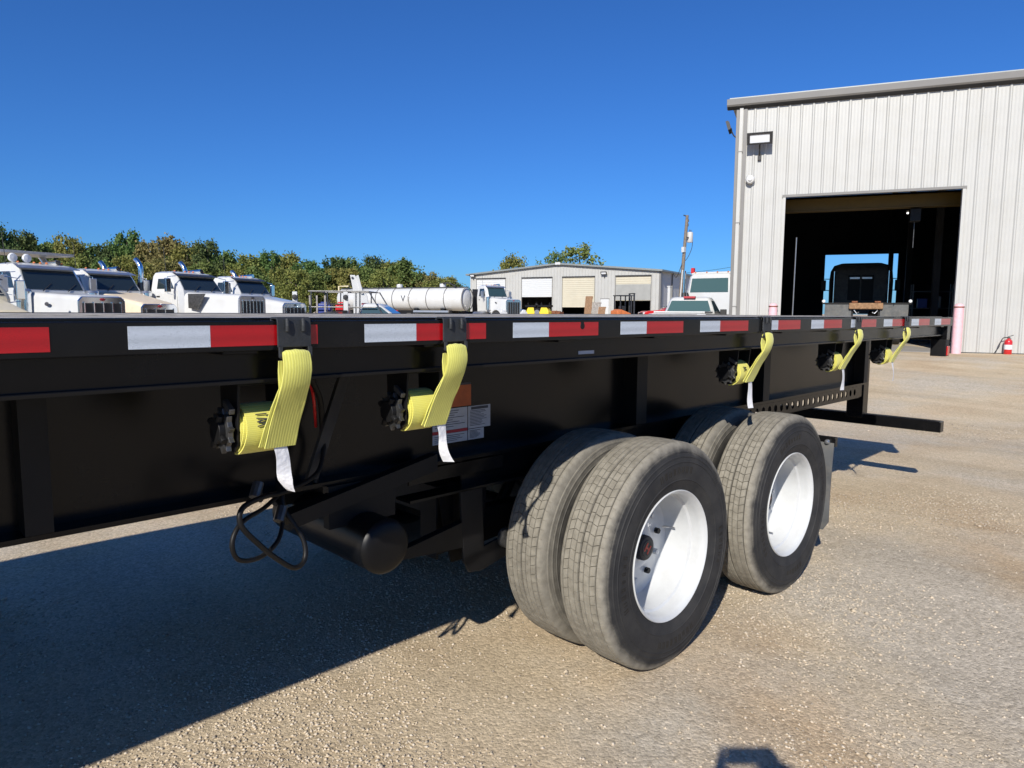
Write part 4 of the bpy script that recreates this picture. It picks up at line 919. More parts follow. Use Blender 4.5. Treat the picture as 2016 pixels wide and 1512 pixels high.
# ================================================================ vehicles (local x = forward, y = left)
tw_b = MB(); tw_b.lathe([(.29,-.13),(.42,-.14),(.50,-.115),(.515,-.09),(.52,0),(.515,.09),(.50,.115),(.42,.14),(.29,.13)], 36, 'y')
TWM = tw_b.build('tyre_template', MT['tyre_plain'], None, smooth=40); tw_me = TWM.data; bpy.data.objects.remove(TWM)
rb = MB(); rb.lathe([(.295,-.12),(.28,-.10),(.26,-.04),(.13,-.03),(.12,-.12),(.0001,-.13)], 28, 'y'); RBM = rb.build('rim_template', MT['alum'], None, smooth=40); rim_me = RBM.data; bpy.data.objects.remove(RBM)
def add_wheel(parent, x, y, z=.52, s=1.0, flip=False, rim=None):
    o = bpy.data.objects.new('wheel', tw_me); COL.objects.link(o); o.parent = parent; o.location = (x, y, z*s if s != 1 else z); o.scale = (s, s, s)
    if flip: o.rotation_euler = (0, 0, math.pi)
    r_ = bpy.data.objects.new('rim', rim_me); COL.objects.link(r_); r_.parent = o
    return o
def rsec(x, hw, z0, z1, r, n=4, inset=0.0):
    """closed cross-section at x: flat bottom, rounded top corners"""
    pts = [(x, -hw, z0)]
    for k in range(n+1):
        a = math.pi-math.pi/2*k/n; pts.append((x, -hw+inset+r+r*math.cos(a), z1-r+r*math.sin(a)))
    for k in range(n+1):
        a = math.pi/2-math.pi/2*k/n; pts.append((x, hw-inset-r+r*math.cos(a), z1-r+r*math.sin(a)))
    pts.append((x, hw, z0)); return pts
def truck(label, loc, rz, hood_m='white_paint', cab_m='white_paint', zf=1.85, zr=2.0, roof=2.80, style='flat', group='heavy trucks parked in a row', rack=False, stack=3.2, stacks=(), wsw=1.0, hl=1.75, deckx=-8.0, hw0=.60, glassm='glass_dark', bars=5):
    T = thing('conventional_truck', label, 'truck', loc, rz, group)
    hx = -.10; cx = hx-hl                       # hood front x, cab front x
    # hood
    b = MB(); secs = []
    for t in (0, .04, .15, .4, .7, 1.0):
        x = hx-(hl)*t; hw = hw0+(.80-hw0)*(t**1.1); z1 = zf+(zr-zf)*t-(0.05*(1-t*25) if t < .04 else 0)
        secs.append(rsec(x, hw, .95, z1, .13 if style == 'flat' else .2, 5, .03))
    b.loft(secs); b.build('hood', MT[hood_m], T, smooth=45)
    # fenders
    for s in (-1, 1):
        f = MB(); prof = []
        for k in range(13):
            a = math.pi*(.02+.96*k/12); prof.append((-.55+.72*math.cos(a), .52+.66*math.sin(a)))
        inn = [(-.55+(q[0]+.55)*.88, .52+(q[1]-.52)*.88) for q in prof]
        ya, yb = sorted((s*.55, s*1.10)); f.prism(prof+inn[::-1], 'y', ya, yb); f.build('fender', MT[hood_m], T, smooth=40, bevel=.02)
        MB().box(-.12, -.02, s*.86-.15, s*.86+.15, .88, 1.12).build('headlight', MT['lens'], T, bevel=.03)
    # grille
    gw = hw0-.03; gz0, gz1 = .75, zf-.03
    fr = MB(); fr.prism([(-gw-.03,gz0),(gw+.03,gz0),(gw+.03,gz1-.10),(gw-.07,gz1),(-gw+.07,gz1),(-gw-.03,gz1-.10)], 'x', hx+.002, hx+.06); fr.build('grille_surround', MT['chrome' if style != 'star' else 'alum'], T, bevel=.015)
    MB().box(hx+.061, hx+.066, -gw+.06, gw-.06, gz0+.06, gz1-.16).build('grille_screen', MT['black_plastic'], T)
    for k in range(bars):
        y = -gw+.10+(2*gw-.20)*k/(bars-1); MB().box(hx+.067, hx+.092, y-.016, y+.016, gz0+.05, gz1-.13).build('grille_bar', MT['chrome'], T, bevel=.005)
    MB().ell((hx+.068, 0, gz1-.07), .012, .075, .035).build('grille_badge', MT['decal_red' if style == 'flat' else 'steel_dark'], T)
    for s in (-1, 1):
        ym = s*(hw0+.60*(.86-hw0)+.008) if style == 'flat' else 0
        if style == 'flat': MB().ell((hx-hl*.55, s*(hw0+(.86-hw0)*.52+.012), zf-.22), .09, .012, .05).build('hood_badge', MT['decal_ink'], T)
    MB().box(-.02, .16, -1.15, 1.15, .32, .72).build('bumper', MT['chrome'], T, bevel=.05)
    # cab: lofted box with a leaning windshield
    cw = .86; b = MB(); secs = []
    for z, x0, x1, w in ((1.0, cx, cx-1.40, cw), (zr-.02, cx, cx-1.42, cw+.03), (zr+.10, cx-.05, cx-1.42, cw+.02), (roof-.16, cx-.36, cx-1.40, cw-.05), (roof-.05, cx-.44, cx-1.36, cw-.10), (roof, cx-.62, cx-1.26, cw-.24)):
        r_ = .12; secs.append([(x0,-w+r_,z),(x0-r_,-w,z),(x1+r_,-w,z),(x1,-w+r_,z),(x1,w-r_,z),(x1+r_,w,z),(x0-r_,w,z),(x0,w-r_,z)])
    b.loft(secs); b.build('cab', MT[cab_m], T, smooth=35)
    # windshield in two panes following the lean, proud of the cab skin
    za, zb_ = zr+.07, roof-.19; xa = cx-.035+.012; xb = cx-.36+.022+(.03)
    for s in (-1, 1):
        y0, y1 = s*.0005, s*(cw-.13); y1t = s*(cw-.19)
        p = [(xa,y0,za),(xa-.0,y1,za),(xb-.0,y1t,zb_),(xb,y0,zb_)]
        q = [(x-.02, y, z) for x, y, z in p]; MB().add(p+q, [(0,1,2,3),(7,6,5,4),(0,4,5,1),(1,5,6,2),(2,6,7,3),(3,7,4,0)]).build('windshield_pane', MT[glassm], T)
        # side window, door line, mirrors, stack
        yw = s*(cw+.028); sw = MB(); sw.add([(cx-.30,yw,zr+.10),(cx-1.05,yw,zr+.10),(cx-1.05,s*(cw-.035),roof-.24),(cx-.52,s*(cw-.035),roof-.24),(cx-.30,yw-s*.05,zr+.10),(cx-1.05,yw-s*.05,zr+.10),(cx-1.05,s*(cw-.09),roof-.24),(cx-.52,s*(cw-.09),roof-.24)], [(0,1,2,3),(7,6,5,4),(0,4,5,1),(1,5,6,2),(2,6,7,3),(3,7,4,0)]); sw.build('side_window', MT['glass_dark'], T)
        dr = MB(); ya, yb = sorted((s*(cw+.031), s*(cw+.036))); dr.box(cx-1.12, cx-.16, ya, yb, 1.05, zr+.04); dr.build('door', MT[cab_m], T, bevel=.004)
        MB().box(cx-1.05, cx-.92, *sorted((s*(cw+.037), s*(cw+.06))), zr-.16, zr-.12).build('door_handle', MT['black_plastic'], T)
        mi = MB(); mi.box(cx-.28, cx-.20, *sorted((s*(cw+.20), s*(cw+.40))), zr-.02, zr+.42); mi.build('mirror', MT['alum' if style == 'flat' else 'chrome'], T, bevel=.02)
        MB().tube([(cx-.24, s*cw, zr+.50), (cx-.24, s*(cw+.3), zr+.46), (cx-.24, s*(cw+.3), zr-.06), (cx-.24, s*cw, zr-.10)], .014, 6).build('mirror_arm', MT['chrome'], T)
        if style == 'flat':
            MB().cyl((cx+.10, s*(cw+.02), 1.12), (cx+.10, s*(cw+.02), zr+.0), .17, n=24).build('air_cleaner', MT['chrome'], T, smooth=40); MB().cyl((cx+.10, s*(cw+.02), zr+.001), (cx+.10, s*(cw+.02), zr+.07), .18, .12, n=24).build('air_cleaner_cap', MT['alum'], T, smooth=40)
        MB().cyl((cx-.2, s*(cw+.02), .72), (cx-1.5, s*(cw+.02), .72), .30, n=24).build('fuel_tank', MT['alum'], T, smooth=40)
    for s in stacks:
        y = s*(cw-.0); z = stack
        MB().cyl((cx-1.78, y, .9), (cx-1.78, y, roof-.35), .12, n=18).build('muffler_shield', MT['steel_dark'], T, smooth=40)
        MB().tube(spl([(cx-1.78, y, roof-.35), (cx-1.78, y, z-.35), (cx-1.80, y, z-.18), (cx-1.90, y, z-.03), (cx-2.0, y, z+.05)], 6), .075, 16, cap=False).build('exhaust_stack', MT['chrome'], T, smooth=60)
    # visor, marker lamps, horn, wipers
    MB().hexa([(cx-.22,-cw+.05,roof-.155),(cx-.22,cw-.05,roof-.155),(cx-.50,cw-.12,roof-.06),(cx-.50,-cw+.12,roof-.06),(cx-.235,-cw+.05,roof-.135),(cx-.235,cw-.05,roof-.135),(cx-.51,cw-.12,roof-.035),(cx-.51,-cw+.12,roof-.035)]).build('sun_visor', MT['alum' if style == 'flat' else 'steel_dark'], T)
    for y in (-.7, -.2, 0, .2, .7): MB().ell((cx-.62, y*.8, roof+.018), .045, .025, .022, 8, 6).build('marker_lamp', MT['orange_paint'], T)
    MB().cyl((cx-.5, .40, roof+.05), (cx-1.15, .40, roof+.05), .07, .03, n=14).build('air_horn', MT['chrome'], T, smooth=40)
    for y in (-.35, .3): MB().tube([(cx+.01, y, zr+.03), (cx-.10, y+.28, zr+.22)], .012, 5).build('wiper', MT['black_plastic'], T)
    MB().tube([(cx-.7, -cw+.05, roof-.05), (cx-.75, -cw+.03, roof+.75)], .008, 5).build('antenna', MT['black_plastic'], T)
    # frame, rear
    for s in (-1, 1): MB().box(deckx, -.1, *sorted((s*.35, s*.43)), .75, 1.0).build('frame_rail', MT['black_chassis'], T)
    for s in (-1, 1): add_wheel(T, -.55-.0, s*1.0, flip=s > 0)
    for x in (deckx+1.0, deckx+2.35):
        for s in (-1, 1): add_wheel(T, x, s*1.0, flip=s > 0)
    if rack:
        for y in (-1.0, .93): MB().box(cx-2.1, cx-2.0, y, y+.07, .9, roof+.26).build('rack_post', MT['steel_dark'], T)
        MB().box(cx-2.12, cx-.9, -1.1, 1.1, roof+.26, roof+.33).build('rack_top', MT['alum'], T)
        for y in (-.55, -.2): MB().lathe([(.0001,-.05),(.10,-.05),(.12,0),(.10,.04),(.0001,.05)], 18, 'x', (cx-.85, y, roof+.13)).build('work_lamp', MT['lens'], T, smooth=40)
    else:
        MB().box(cx-1.9, cx-1.82, -.9, .9, 1.0, roof-.25).build('headache_panel', MT['steel_dark'], T)
    return T
TRZ = math.atan2(-.936, .351)
def tl(px, d, dz=0): p = dep(px, 610, d); return Vector((p.x, p.y, gh(p.x, p.y)+dz))
t1 = truck('white truck with chrome grille, metal visor and overhead rack with lamps', tl(205, 17.6), TRZ, zf=1.95, zr=2.04, roof=2.80, rack=True, stack=3.02, stacks=(1,), hw0=.62)
t2 = truck('white truck with sun-faded beige hood and dusty windshield', tl(317, 20.6), TRZ, hood_m='beige_hood', zf=1.80, zr=2.12, roof=2.82, stack=3.08, stacks=(1,), hw0=.60, bars=4)
t3 = truck('white truck with tall ribbed grille and dark hood side intakes', tl(500, 21.8), TRZ+.02, zf=2.08, zr=2.16, roof=2.82, style='star', stack=3.16, stacks=(-1, 1), hw0=.56, bars=7, hl=2.0)
cx3 = -.10-2.0
for s in (-1, 1):
    ya, yb = s*.865, s*.885
    MB().prism([(cx3+.95,2.10),(cx3+.28,2.10),(cx3+.28,1.66),(cx3+.62,1.62)], 'y', *sorted((s*.80, s*.875))).build('hood_intake', MT['steel_dark'], t3)
t4 = truck('white truck with sloping hood parked farthest along the truck row', tl(583, 25.8), TRZ+.05, zf=1.90, zr=2.17, roof=2.86, style='slope', stack=3.08, stacks=(1,), hw0=.64, bars=6)
t0 = truck('cream truck of which only the rounded hood shows beside the first white truck', tl(6, 14.3), TRZ-.06, hood_m='cream_paint', cab_m='cream_paint', zf=1.55, zr=1.84, roof=2.4, style='slope', stacks=(), hw0=.72, hl=1.3, bars=4)

# tanker with its tractor
TKR = thing('tank_trailer', 'long white cylindrical tank trailer hitched to a white tractor', 'trailer', tl(792, 50.0), 0)
tk_dir = (dep(925, 600, 47.5)-dep(660, 600, 52.5)); trz = math.atan2(tk_dir.y, tk_dir.x); TKR.rotation_euler = (0, 0, trz)
zc = 1.83; tr = .80
hlf = 5.2
b = MB(); prof = [(.0001,-hlf-.28),(.45,-hlf-.24),(.72,-hlf-.10),(tr,-hlf)]
b.lathe(prof+[(tr,hlf),(.72,hlf+.1),(.45,hlf+.24),(.0001,hlf+.28)], 40, 'x', (0,0,zc)); b.build('tank', MT['white_paint'], TKR, smooth=40)
for k in range(8):
    x = -hlf+.6+k*1.42; MB().lathe([(tr,x-.03),(tr+.025,x-.025),(tr+.025,x+.025),(tr,x+.03)], 40, 'x', (0,0,zc)).build('tank_ring', MT['trim_grey'], TKR, smooth=30)
MB().box(-hlf, hlf, -.30, .30, zc+tr-.02, zc+tr+.03).build('walkway', MT['steel_dark'], TKR)
for x in (-.2, 3.4): MB().lathe([(.0001,.28),(.2,.26),(.22,.2),(.22,0)], 20, 'z', (x,0,zc+tr)).build('manhole', MT['white_paint'], TKR, smooth=40)
MB().tube(spl([(3.5,-.2,zc+tr+.3),(4.1,-.3,zc+tr+.28),(4.7,-.5,zc+tr+.05)]), .05, 8).build('hose', MT['black_rubber'], TKR)
MB().tube([(-5.2,-.6,1.0),(-5.2,-.6,zc+.95),(-4.3,-.6,zc+.95)], .05, 8).build('vent_pipe', MT['cream_paint'], TKR)
for s in (-1, 1): MB().box(-4.6, 4.4, *sorted((s*.42, s*.52)), .85, 1.06).build('frame_rail', MT['black_chassis'], TKR)
for x in (-3.6, -1.2, 1.4, 3.6): MB().box(x, x+.3, -.65, .65, 1.0, 1.2).build('tank_saddle', MT['black_chassis'], TKR)
MB().box(1.6, 4.4, -1.0, -.85, .92, 1.05).build('hose_tray', MT['alum'], TKR)
for k in range(4): MB().box(-3.0+k*.8, -2.6+k*.8, -.83, -.80, .99, 1.06).build('white_tape', MT['tape_white'], TKR); MB().box(-2.6+k*.8, -2.2+k*.8, -.83, -.80, .99, 1.06).build('red_tape', MT['tape_red'], TKR)
for x in (-4.1, -2.85):
    for s in (-1, 1): add_wheel(TKR, x, s*1.0, flip=s > 0)
textmesh('tank_lettering', 'V', .62, MT['decal_ink'], TKR, Matrix.Translation((.62, -.815, zc+.02)) @ Matrix.Rotation(R(90), 4, 'X'))
textmesh('tank_lettering', 'P', .50, MT['panel_grey'], TKR, Matrix.Translation((1.05, -.815, zc+.02)) @ Matrix.Rotation(R(90), 4, 'X'))
tt = truck('white long-nose tractor hitched to the tank trailer', tl(1012, 46.3), trz-.50, zf=1.82, zr=1.95, roof=2.80, stacks=(), glassm='glass_teal', deckx=-7.0, group='trucks hauling tanks', bars=6)

# pickups
def pickup(name, label, loc, rz, paint, glassm='glass_dark', w=.98, roof=1.90, rack=False):
    T = thing(name, label, 'pickup', loc, rz)
    body = [(2.75,.50),(2.80,.78),(2.72,1.02),(2.55,1.10),(1.35,1.20),(1.25,1.20),(-.62,1.20),(-.62,1.28),(-2.75,1.28),(-2.82,1.20),(-2.82,.52)]
    MB().prism(body, 'y', -w, w).build('body', MT[paint], T, bevel=.05)
    b = MB(); secs = []
    for z, x0, x1, ww in ((1.19, 1.30, -.66, w-.02), (1.32, 1.12, -.64, w-.03), (roof-.12, .42, -.52, w-.20), (roof-.03, .28, -.44, w-.26), (roof, .05, -.30, w-.40)):
        secs.append([(x0,-ww+.1,z),(x0-.1,-ww,z),(x1+.1,-ww,z),(x1,-ww+.1,z),(x1,ww-.1,z),(x1+.1,ww,z),(x0-.1,ww,z),(x0,ww-.1,z)])
    b.loft(secs); b.build('cab', MT[paint], T, smooth=40)
    def pane(nm, p, n):
        q = [(x-n[0]*.03, y-n[1]*.03, z-n[2]*.03) for x, y, z in p]; MB().add(p+q, [(0,1,2,3),(7,6,5,4),(0,4,5,1),(1,5,6,2),(2,6,7,3),(3,7,4,0)]).build(nm, MT[glassm], T)
    zb_, zt = 1.34, roof-.15; wb, wt = w-.14, w-.29
    pane('windshield', [(1.115,-wb,zb_),(1.115,wb,zb_),(.47,wt,zt),(.47,-wt,zt)], (.6,0,.6))
    pane('rear_window', [(-.652,-wb,zb_),(-.652,wb,zb_),(-.545,wt,zt),(-.545,-wt,zt)], (-1,0,0))
    for s in (-1, 1):
        pane('side_window', [(.95,s*(w-.026),zb_),(-.48,s*(w-.026),zb_),(-.40,s*(w-.183),zt),(.36,s*(w-.183),zt)], (0,s,0))
        MB().box(.72, .86, *sorted((s*w, s*(w+.24))), 1.22, 1.45).build('mirror', MT['black_plastic'], T, bevel=.02)
        MB().box(2.68, 2.80, *sorted((s*(w-.36), s*(w-.04))), .82, 1.02).build('headlight', MT['lens'], T, bevel=.02); MB().box(-2.84, -2.78, *sorted((s*(w-.2), s*(w-.02))), .85, 1.2).build('tail_light', MT['lamp_red'], T, bevel=.01)
        for x in (1.85, -1.75): add_wheel(T, x, s*(w-.10), .40, .76, flip=s > 0).location.z = .395
    MB().box(-.62, -.44, -.22, .22, roof-.06, roof+.02).build('third_brake_light', MT['decal_red'], T, bevel=.01)
    MB().box(2.74, 2.95, -w+.03, w-.03, .42, .62).build('front_bumper', MT['chrome'], T, bevel=.03); MB().box(-3.0, -2.83, -w+.03, w-.03, .45, .62).build('rear_bumper', MT['chrome'], T, bevel=.03)
    MB().box(-2.70, -.72, -w+.10, w-.10, 1.281, 1.285).build('bed_liner', MT['black_plastic'], T); MB().box(2.79, 2.83, -w+.38, w-.38, .72, 1.0).build('grille', MT['black_plastic'], T)
    return T
def heading(px, d, ang):        # ang: 0 = image right, 90 = toward the camera
    v = dep(px, 610, d)-Vector(CAM); v.z = 0; v.normalize(); rt = Vector((v.y, -v.x, 0)); f = rt*math.cos(R(ang))-v*math.sin(R(ang)); return math.atan2(f.y, f.x)
pk1 = pickup('pickup_truck', 'white pickup seen from behind beside the shop corner', tl(1362, 27.5), heading(1362, 27.5, -80), 'white_paint', 'glass_green', roof=1.92)
MB().box(-2.6, -.75, -.92, .92, 1.29, 1.36).build('bed_cover', MT['white_paint'], pk1, bevel=.02)
pk2 = pickup('pickup_truck', 'red pickup half hidden behind the white post', tl(1338, 50), heading(1338, 50, 165), 'red_paint', roof=1.75)
pk3 = pickup('pickup_truck', 'service pickup with blue body and white cab under a pipe rack', tl(742, 30.5), heading(742, 30.5, 14), 'white_paint', 'glass_teal', roof=1.92)
RK = MB()
def rod(b, p, q, r=.028): b.cyl(p, q, r, n=8)
rk = []
for y in (-.95, .95):
    for x in (-2.6, -1.9, -1.2, -.5): rod(b := MB(), (x, y, 1.28), (x+.02, y, 2.42)); b.build('rack_post', MT['steel_dark'], pk3)
    for z in (1.75, 2.42): rod(b := MB(), (-2.7, y, z), (-.1 if z > 2 else .2, y, z)); b.build('rack_rail', MT['steel_dark'], pk3)
    rod(b := MB(), (-.1, y, 2.42), (.62, y, 1.22)); b.build('rack_brace', MT['steel_dark'], pk3)
for x in (-2.6, -1.4, -.2): rod(b := MB(), (x, -.95, 2.42), (x, .95, 2.42)); b.build('rack_crossbar', MT['steel_dark'], pk3)
rp = dep(735, 600, 30.0)
for nm, lb, off, m in (('fuel_can', 'red fuel can in the bed of the rack pickup', (-1.35, -.55), 'red_paint'), ('fuel_can', 'blue drum in the bed of the rack pickup', (-2.1, -.55), 'blue_paint')):
    c = pk3.location+Matrix.Rotation(pk3.rotation_euler.z, 3, 'Z') @ Vector((off[0], off[1], 1.285)); t_ = thing(nm, lb, 'can', c, pk3.rotation_euler.z)
    MB().box(-.28, .28, -.18, .18, 0, .62).build('can_body', MT[m], t_, bevel=.04); MB().cyl((.15,0,.62), (.2,0,.76), .045, n=10).build('spout', MT['black_plastic'], t_)
    MB().box(-.2, .05, -.03, .03, .64, .69).build('handle', MT[m], t_)
# winch truck bed: two white lamp posts, low black bed with stakes, spare tyre, white crane boom
WB = thing('winch_bed_trailer', 'low black equipment trailer with two white lamp posts and a spare tyre', 'trailer', tl(640, 27.5), heading(640, 27.5, 4))
MB().box(-3.6, 1.6, -1.1, 1.1, .85, 1.05).build('bed', MT['black_chassis'], WB)
def wloc(px, d): 
    p = dep(px, 600, d)-WB.location; return Matrix.Rotation(-WB.rotation_euler.z, 3, 'Z') @ p
for px in (581, 681):
    q = wloc(px, 27.0); MB().box(q.x-.09, q.x+.09, q.y-.06, q.y+.06, .9, 2.33).build('lamp_post', MT['white_paint'], WB, bevel=.02)
    MB().lathe([(.0001,-.09),(.09,-.08),(.10,-.06),(.10,0)], 18, 'y', (q.x, q.y-.06, 2.12)).build('post_lamp', MT['black_plastic'], WB, smooth=40)
    MB().box(q.x-.13, q.x+.05, q.y-.14, q.y-.065, .9, 1.62).build('winch_box', MT['black_chassis'], WB)
for px in (595, 610, 624, 640):
    q = wloc(px, 27.8); MB().box(q.x-.03, q.x+.03, q.y-.03, q.y+.03, 1.0, 2.2 if px != 595 else 1.9).build('stake', MT['wood_grey'], WB)
q = wloc(650, 27.0); ST = MB(); ST.lathe([(.22,-.12),(.42,-.13),(.50,-.10),(.52,0),(.50,.10),(.42,.13),(.22,.12)], 30, 'y'); so_ = ST.build('spare_tyre', MT['tyre_plain'], WB, smooth=40); so_.location = (q.x, q.y, 1.32); so_.rotation_euler = (R(75), 0, 0)
for z in (1.55, 1.85): MB().tube([(q.x-.1, q.y, z), (q.x+.7, q.y, z)], .025, 6).build('bed_rail', MT['steel_dark'], WB)
for x in (-2.6, -1.4):
    for s in (-1, 1): add_wheel(WB, x, s*.95, flip=s > 0)
CB = thing('crane_boom', 'white folded crane boom rising behind the rack pickup', 'crane', tl(702, 36), heading(702, 36, 0))
MB().prism([(-.30,3.25),(-.05,3.25),(.55,2.2),(.75,.9),(-.15,.9),(-.15,2.4)], 'y', -.12, .12).build('boom_arm', MT['white_paint'], CB, bevel=.03)
MB().cyl((-.18,-.16,3.1), (-.18,.16,3.1), .06, n=14).build('boom_pin', MT['steel_dark'], CB); MB().box(-.6, 1.0, -.9, .9, .0, .9).build('boom_base', MT['steel_dark'], CB, bevel=.03); MB().prism([(.0,3.2),(.12,3.25),(.35,2.3),(.22,2.3)], 'y', -.22, -.13).build('boom_link', MT['white_paint'], CB)
# day-cab truck seen from behind, partly hidden by the shop
DC = thing('day_cab_truck', 'white day-cab truck seen from behind with a chrome exhaust pipe', 'truck', tl(1398, 32.5), heading(1398, 32.5, -70), 'heavy trucks parked in a row')
b = MB(); secs = []
for z, x0, x1, ww in ((1.2,1.3,-.25,1.1),(2.2,1.3,-.25,1.1),(2.95,1.0,-.12,1.02),(3.10,.8,.0,.9)): secs.append([(x0,-ww+.12,z),(x0-.12,-ww,z),(x1+.12,-ww,z),(x1,-ww+.12,z),(x1,ww-.12,z),(x1+.12,ww,z),(x0-.12,ww,z),(x0,ww-.12,z)])
b.loft(secs); b.build('cab', MT['white_paint'], DC, smooth=35)
MB().hexa([(-.272,-.90,2.22),(-.272,.90,2.22),(-.23,.90,2.22),(-.23,-.90,2.22),(-.166,-.85,2.86),(-.166,.85,2.86),(-.11,.85,2.86),(-.11,-.85,2.86)]).build('rear_window', MT['glass_green'], DC)
MB().box(-.05, .75, -.95, .95, 3.03, 3.16).build('roof_cap', MT['white_paint'], DC, bevel=.04)
for y in (-.8, -.3, .2, .75): MB().ell((-.04, y, 3.14), .05, .04, .04, 8, 6).build('marker_lamp', MT['orange_paint'], DC)
MB().box(-.05, .1, .82, .98, 3.10, 3.36).build('beacon', MT['lamp_red'], DC, bevel=.02)
MB().cyl((-.45, 1.12, .9), (-.45, 1.12, 2.2), .11, n=16).build('muffler_shield', MT['steel_dark'], DC, smooth=40); MB().cyl((-.45, 1.12, 2.15), (-.45, 1.12, 3.2), .06, n=14).build('exhaust_stack', MT['chrome'], DC, smooth=40)
MB().hexa([(-.7,.75,1.6),(-.3,.75,1.6),(-.3,.8,1.6),(-.7,.8,1.6),(-.42,.95,2.2),(-.36,.95,2.2),(-.36,1.0,2.2),(-.42,1.0,2.2)]).build('stack_brace', MT['black_chassis'], DC)
for s in (-1, 1):
    MB().box(-5.5, 2.8, *sorted((s*.36, s*.44)), .8, 1.06).build('frame_rail', MT['black_chassis'], DC)
    for x in (2.0, -2.6, -3.9): add_wheel(DC, x, s*1.0, flip=s > 0)
b = MB(); secs = [rsec(x, w_, 1.0, z, .2) for x, w_, z in ((1.25,.85,2.05),(2.4,.70,1.9),(2.9,.62,1.75))]; b.loft(secs); b.build('hood', MT['white_paint'], DC, smooth=40)
for x in (-2.6, -3.9):
    for s in (-1, 1): MB().prism([(x+.62*math.cos(a), .60+.62*math.sin(a)) for a in [math.pi*k/10 for k in range(11)]]+[(x+.58*math.cos(a), .60+.58*math.sin(a)) for a in [math.pi*k/10 for k in range(10, -1, -1)]], 'y', *sorted((s*.75, s*1.25))).build('fender', MT['white_paint'], DC)
WP = thing('white_post', 'tall white metal post standing behind the white pickup', 'post', tl(1317, 34)); MB().box(-.07, .07, -.07, .07, -.05, 2.75).build('post', MT['white_paint'], WP, bevel=.01); MB().box(-.09, .09, -.09, .09, 2.75, 2.80).build('post_cap', MT['white_paint'], WP)

# truck inside the shop bay, seen from behind
ST_ = thing('shop_truck', 'dark truck backed into the shop with grey mud flaps and a brown hitch block', 'truck', floc(-1.78, 4.0, FZ+.012), FRZ+math.pi/2-.055)
for s in (-1, 1):
    MB().box(0, 7.0, *sorted((s*.36, s*.44)), .85, 1.12).build('frame_rail', MT['black_chassis'], ST_)
    MB().box(-.04, -.03, *sorted((s*.42, s*1.22)), .62, 1.32).build('mud_flap', MT['grey_flap'], ST_, bevel=.003)
    MB().box(-.06, .0, *sorted((s*.40, s*1.30)), 1.32, 1.37).build('flap_bar', MT['black_chassis'], ST_); MB().lathe([(.0001,-.10),(.05,-.09),(.05,-.02)], 12, 'x', (0, s*1.26, 1.42)).build('marker_lamp', MT['lens'], ST_, smooth=40)
    for x in (.75, 2.1): add_wheel(ST_, x, s*.95, flip=s > 0)
    add_wheel(ST_, 7.6, s*1.0, flip=s > 0)
    MB().tube([(-.02, s*.30, 1.30), (-.06, s*.34, 1.12), (-.06, s*.26, 1.02), (-.03, s*.20, 1.06)], .022, 6).build('hitch_hook', MT['alum'], ST_)
MB().box(-.15, .35, -.50, .50, 1.16, 1.36).build('hitch_block', MT['wood_brown'], ST_, bevel=.03)
for y in (-.42, .25): MB().box(-.17, .37, y, y+.17, 1.37, 1.42).build('hitch_strap', MT['rust'], ST_)
MB().box(-.1, .1, -.36, .36, .70, .85).build('rear_crossmember', MT['alum'], ST_, bevel=.01)
b = MB(); secs = []
for z, x0, x1, ww in ((1.0,7.6,5.9,1.14),(2.3,7.6,5.9,1.16),(2.72,7.4,5.95,1.12),(2.95,7.2,6.05,1.00),(3.05,7.0,6.2,.72)): secs.append([(x0,-ww+.12,z),(x0-.12,-ww,z),(x1+.12,-ww,z),(x1,-ww+.12,z),(x1,ww-.12,z),(x1+.12,ww,z),(x0-.12,ww,z),(x0,ww-.12,z)])
b.loft(secs); b.build('cab', MT['grey_flap'], ST_, smooth=40)
for y0, y1 in ((-.46,-.03),(.03,.46)): MB().box(5.86, 5.89, y0, y1, 1.55, 2.55).build('rear_window', MT['black_chassis'], ST_)
for y0, y1 in ((-.40,-.04),(.04,.40)): MB().box(5.845, 5.858, y0, y1, 2.40, 2.47).build('window_trim', MT['alum'], ST_)
for s in (-1, 1):
    MB().tube([(6.9, s*1.02, 2.45), (6.9, s*1.4, 2.45), (6.9, s*1.4, 2.0), (6.9, s*1.02, 1.95)], .02, 6).build('mirror_arm', MT['black_plastic'], ST_); MB().box(6.85, 6.95, *sorted((s*1.28, s*1.48)), 1.95, 2.40).build('mirror', MT['black_plastic'], ST_, bevel=.02)
    MB().cyl((5.7, s*.98, 1.0), (5.7, s*.98, 2.7), .07, n=14).build('exhaust_stack', MT['chrome'], ST_, smooth=40)
b = MB(); b.loft([rsec(x, w_, 1.0, z, .2) for x, w_, z in ((7.6,.9,2.0),(8.6,.75,1.85),(9.1,.68,1.7))]); b.build('hood', MT['black_paint'], ST_, smooth=40)

# utility pole with transformer and wires
pb = tl(1336, 58.0); UP = thing('utility_pole', 'leaning wooden utility pole with grey transformer and white box', 'pole', pb)
top = dep(1353, 424, 58.0)-pb
def along(t): return Vector((top.x*t, top.y*t, top.z*t))
MB().tube([along(-.02), along(.5), along(1)], [.17,.145,.12], 14).build('pole', MT['pole_wood'], UP, smooth=50)
rt = Vector((CR[0], CR[1], 0)).normalized(); tw_ = -Vector((CF[0], CF[1], 0)).normalized()
c = along(.80)+rt*.38; MB().lathe([(.0001,-.42),(.22,-.42),(.24,-.38),(.24,.36),(.2,.42),(.0001,.45)], 20, 'z', c).build('transformer', MT['panel_grey'], UP, smooth=40)
for dx in (-.1, .12): MB().cyl(c+Vector((dx,0,.42)), c+Vector((dx,0,.62)), .035, n=8).build('bushing', MT['steel_dark'], UP)
MB().box(c.x-.5, c.x, c.y-.04, c.y+.04, c.z-.1, c.z+.0).build('transformer_bracket', MT['steel_dark'], UP)
